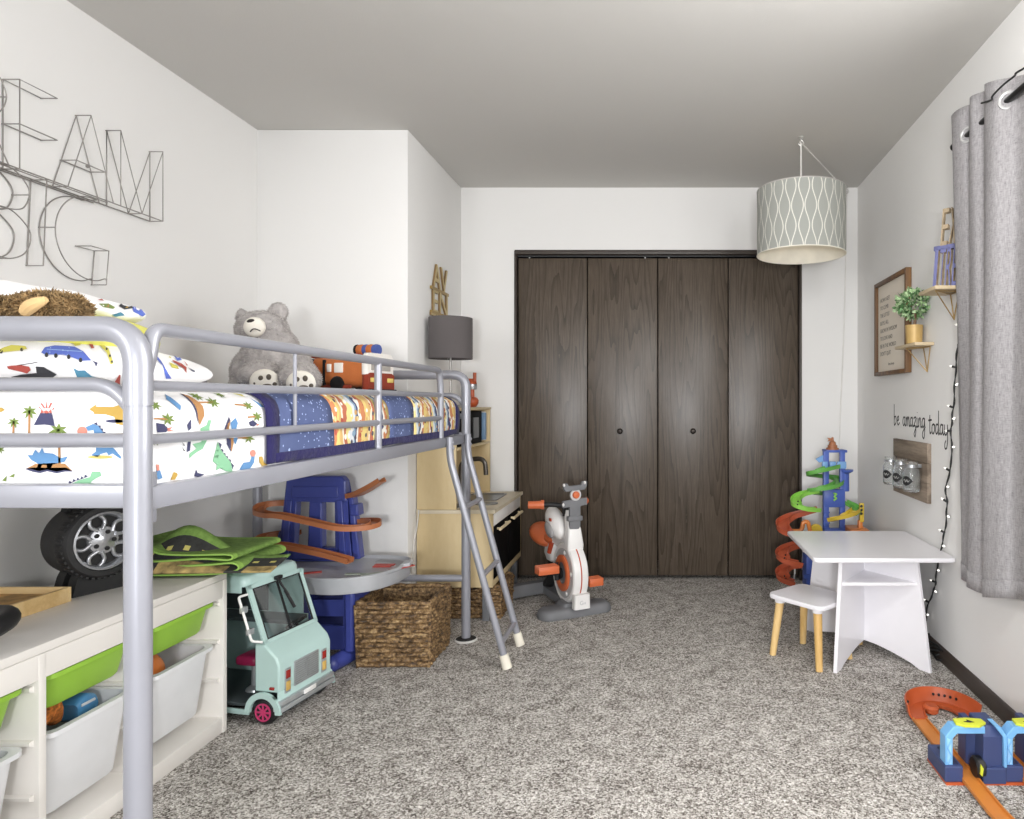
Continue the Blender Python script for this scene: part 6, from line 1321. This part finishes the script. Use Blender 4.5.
part('base', sk, M_tb, lambda b: b.bx(tp_(800, 0).x, tp_(846, 0).x, TY-.10, TY+.13, 0, .03, .006)); part('base_block', sk, M_tb, lambda b: (b.bx(tp_(803, 0).x, tp_(815, 0).x, TY-.09, TY+.02, .03, tp_(0, 553).z, .004), b.bx(tp_(800, 0).x, tp_(814, 0).x, TY-.10, TY-.088, tp_(0, 574).z, tp_(0, 570).z))); part('orange_clip', sk, M_to, lambda b: b.bx(tp_(811, 0).x, tp_(818, 0).x, TY-.11, TY-.07, tp_(0, 565).z, tp_(0, 561).z, .003))
b = MB(M_cord); b.tube(catmull([(.80, 4.06, .10), (.795, 3.98, .17), (.80, 3.93, .12), (.79, 3.92, .05), (.82, 3.90, .006)], 6), .005, 8); o = b.build('power_cord', smooth=60); tag(o, 'white cord end hanging behind the car tower', 'cord')

# ------------------------------------------------------------------ orange race track with gates on the carpet
M_ob = mat('burnt_orange_curve', (188, 88, 46), .4, var=.04); M_ot2 = mat('orange_track', (204, 128, 56), .4, var=.04); M_nv = mat('navy_toy', (58, 70, 112), .45, var=.04); M_lb = mat('sky_blue_toy', (118, 176, 224), .4, var=.03); M_lm2 = mat('lime_yellow_sign', (206, 214, 60), .45, var=.03)
rt = thing('race_track_set', 'orange toy race track with navy and sky blue booster gates on the carpet', 'toy race track', (1.0, 2.1, 0))
LX, RX_ = .905, 1.080; Yc = 2.325; cx = (LX+RX_)/2; rc = (RX_-LX)/2
lane = [(-.025, .011), (-.025, 0), (.025, 0), (.025, .011), (.021, .011), (.020, .004), (-.020, .004), (-.021, .011)]
for x in (LX, RX_):
    part('track_lane', rt, M_ot2, lambda b: b.sweep([(x, Yc, .006), (x, 2.2, .006), (x, 2.0, .010), (x, 1.8, .006), (x+.02, 1.60, .006)], lane), smooth=0)
curve = [(cx - rc*math.cos(a)*1.02, Yc + rc*1.35*math.sin(a), .008) for a in [PI*k/28 for k in range(29)]]
part('curve', rt, M_ob, lambda b: b.sweep(curve, [(-.040, .050), (-.034, .014), (-.024, 0), (.027, 0), (.030, .012), (.027, .013), (.023, .005), (-.020, .005), (-.030, .018), (-.036, .051)]), smooth=40, label='burnt orange banked curve')
part('curve_clip', rt, M_ob, lambda b: b.lathe([(0, 0), (.026, 0), (.028, .016), (.018, .024), (0, .024)], (cx-.02, Yc+rc*1.35-.046, .004), 20)); 
for k in range(8): 
    a = PI*(.10+.045*k) if k < 3 else PI*(.40+.05*k); 
    part('vent_slot', rt, M_black, lambda b: b.sph((cx-(rc+.029)*math.cos(a)*1.02, Yc+(rc*1.35+.029)*math.sin(a), .034), (.005, .005, .005), 8, 6))
def gate(xc, flip=1):
    g = []
    y0, y1 = 1.945, 2.055
    X = lambda d: xc + flip*d*.84 + .003
    part('gate_block', rt, M_nv, lambda b: (b.loft([[(X(x), y, z) for x, y in ((-.092, y0), (-.029, y0), (-.029, y1+.02), (-.092, y1+.02))] for z in (.006, .052)])), smooth=0, bev=.004)
    part('block_recess', rt, mat('dark_navy_recess', (34, 40, 74), .5), lambda b: b.loft([[(X(x), y, z) for x, y in ((-.064, y0+.012), (-.040, y0+.012), (-.040, y1), (-.064, y1))] for z in (.050, .0545)]), smooth=0)
    part('gate_tower', rt, M_nv, lambda b: (b.loft([[(X(x), y, z) for x, y in ((x0, y0+dy), (.110, y0+dy), (.110, y1), (x0, y1))] for z, x0, dy in ((.048, .042, .006), (.135, .044, .006), (.160, .050, .026))])), smooth=0, bev=.003)
    part('tower_base', rt, M_nv, lambda b: b.loft([[(X(x), y, z) for x, y in ((.036, y0-.006), (.116, y0-.006), (.116, y1+.02), (.030, y1+.02))] for z in (.004, .050)]), smooth=0, bev=.003)
    part('tower_wing', rt, M_nv, lambda b: b.loft([[(X(x), y, z) for x, y in ((.020, 2.02), (.046, 2.0), (.046, 2.075), (.020, 2.075))] for z in (.02, .15)]), smooth=0, bev=.003)
    part('tower_edge', rt, M_lb, lambda b: b.loft([[(X(x), y, z) for x, z in ((.111, .05), (.120, .05), (.120, .140), (.098, .168), (.080, .168), (.108, .137))] for y in (y0-.002, y0+.05)]), smooth=0, bev=.001)
    part('gate_arch', rt, M_lb, lambda b: b.loft([[(X(x), y, z) for x, z in ((-.086, .040), (-.060, .040), (-.060, .128), (-.045, .142), (.052, .142), (.052, .162), (-.058, .162), (-.086, .134))] for y in (y0+.010, y0+.050)], (True, True)), smooth=0, bev=.002)
    part('arch_recess', rt, mat('pale_sky_blue', (150, 198, 236), .4), lambda b: b.loft([[(X(x), y, z) for x, z in ((-.080, .055), (-.066, .055), (-.066, .125), (-.080, .130))] for y in (y0+.008, y0+.012)]), smooth=0)
    for k in range(3): part('truss', rt, M_lb, lambda b: b.tube([(X(-.080+.014*(k % 2)), y0+.007, .055+k*.024), (X(-.066-.014*(k % 2)), y0+.007, .078+k*.024)], .0022, 6))
    sg_ = part('gate_sign', rt, M_lm2, lambda b: b.loft([[(X(x), y, z) for x, y in ((-.045, y0+.02), (-.02, y0+.006), (.03, y0+.004), (.062, y0+.024), (.058, y0+.048), (.01, y0+.055), (-.04, y0+.050))] for z in (.162, .169)]), smooth=0, bev=.001)
    part('sign_mark', sg_, M_black, lambda b: b.loft([[(X(x), y, z) for x, y in ((-.014, y0+.028), (.004, y0+.022), (.022, y0+.024), (.012, y0+.032), (.002, y0+.040), (.0, y0+.031))] for z in (.168, .1700)]), smooth=0)
    bw = part('booster_wheel', rt, M_black, lambda b: b.lathe([(0, -.014), (.026, -.014), (.031, -.009), (.031, .009), (.026, .014), (0, .014)], (X(.034), y0+.022, .040), 24, 'X'), smooth=40); part('booster_tag', bw, M_lm2, lambda b: b.loft([[(X(x), y, z) for x, z in ((.022, .036), (.030, .030), (.034, .052), (.026, .064))] for y in (y0-.012, y0-.006)]), smooth=0)
    part('gate_foot', rt, M_ob, lambda b: b.loft([[(X(x), y, z) for x, y in ((-.090, y0-.004), (.118, y0-.004), (.118, y1+.024), (-.090, y1+.024))] for z in (.0, .0065)]), smooth=0)
gate(LX, 1); gate(RX_, 1)

# ------------------------------------------------------------------ wire words on the left wall
M_wirem = mat('dark_steel_wire', (150, 146, 142), .35, .4)
ws = thing('wire_sign', 'dark wire outline letters reading DREAM BIG on the left wall', 'sign', (-1.962, 2.2, 1.80))
XB, XF, WR = -1.957, -1.907, .0019
def wletter(name, strokes, links, zoff=0.0):
    b = MB(M_wirem)
    for st, cl in strokes:
        P = catmull(st, 8) if cl else [Vector(p) for p in st]
        for X in (XB, XF): b.tube([(X, p[0], p[1]) for p in P], WR, 6)
    for y, z in links: b.cyl((XB-.004, y, z), (XF, y, z), WR, n=6)
    return b.build(name, ws, w=True, smooth=60, label=None) if False else b.build(name, ws, w=True, smooth=60)
v3 = lambda L: [Vector((a, c, 0)) for a, c in L]
Zt, Zb, Zm = 2.071, 1.803, 1.938
wletter('letter', [(v3([(1.70, Zb), (1.70, Zt), (1.74, Zt)]), 0), (v3([(1.74, Zt), (1.80, Zt-.03), (1.835, 1.94), (1.80, Zb+.03), (1.74, Zb)]), 1)], [(1.70, Zt), (1.70, Zb), (1.835, 1.94)])
wletter('letter', [(v3([(1.865, Zb), (1.865, Zt), (1.90, Zt)]), 0), (v3([(1.90, Zt), (1.945, Zt-.02), (1.968, 2.0), (1.945, 1.945), (1.90, 1.93), (1.868, 1.93)]), 1), (v3([(1.905, 1.93), (1.975, Zb)]), 0)], [(1.865, Zt), (1.968, 2.0), (1.865, 1.93)])
wletter('letter', [(v3([(2.135, Zt), (2.009, Zt), (2.009, Zb)]), 0), (v3([(2.009, Zm), (2.135, Zm)]), 0)], [(2.135, Zt), (2.009, Zt), (2.009, Zm), (2.135, Zm), (2.009, Zb)])
wletter('letter', [(v3([(2.173, Zb), (2.262, Zt), (2.355, Zb)]), 0), (v3([(2.205, 1.900), (2.320, 1.900)]), 0)], [(2.262, Zt), (2.205, 1.90), (2.320, 1.90), (2.173, Zb)])
wletter('letter', [(v3([(2.387, Zb), (2.387, Zt), (2.485, Zb), (2.590, Zt), (2.590, Zb)]), 0)], [(2.387, Zt), (2.590, Zt), (2.485, Zb), (2.590, Zb)])
Zc, Zl = 1.800, 1.530
wletter('letter', [(v3([(1.93, Zc), (1.93, Zl)]), 0), (v3([(1.93, Zc), (1.99, Zc-.005), (2.030, 1.765), (2.040, 1.735), (2.02, 1.69), (1.975, 1.675), (1.93, 1.675)]), 1), (v3([(1.93, 1.675), (1.985, 1.672), (2.035, 1.635), (2.044, 1.60), (2.025, 1.555), (1.98, Zl), (1.93, Zl)]), 1)], [(1.93, Zc), (2.04, 1.735), (1.975, 1.675), (1.98, Zl)])
wletter('letter', [(v3([(2.098, Zc), (2.086, Zl)]), 0)], [(2.098, Zc), (2.086, Zl)])
gp = [(2.262+.134*math.cos(a), 1.655+.138*math.sin(a)) for a in [math.radians(95+k*15.5) for k in range(14)]]
wletter('letter', [(v3([(2.285, 1.793)] + gp + [(2.325, 1.512)]), 1), (v3([(2.262, 1.632), (2.335, 1.632), (2.325, 1.512)]), 0)], [(2.128, 1.66), (2.262, 1.632), (2.335, 1.632), (2.325, 1.512), (2.285, 1.793)])
b = MB(M_wirem)
for X in (XB, XF):
    b.cyl((X, 1.70, Zb), (X, 2.590, Zb), WR*1.15, n=6); b.cyl((X, 1.70, Zb-.006), (X, 2.33, Zb-.006), WR, n=6)
b.sph((XF-.012, 2.262, 1.900), .006, 10, 8); b.build('base_rail', ws, w=True)
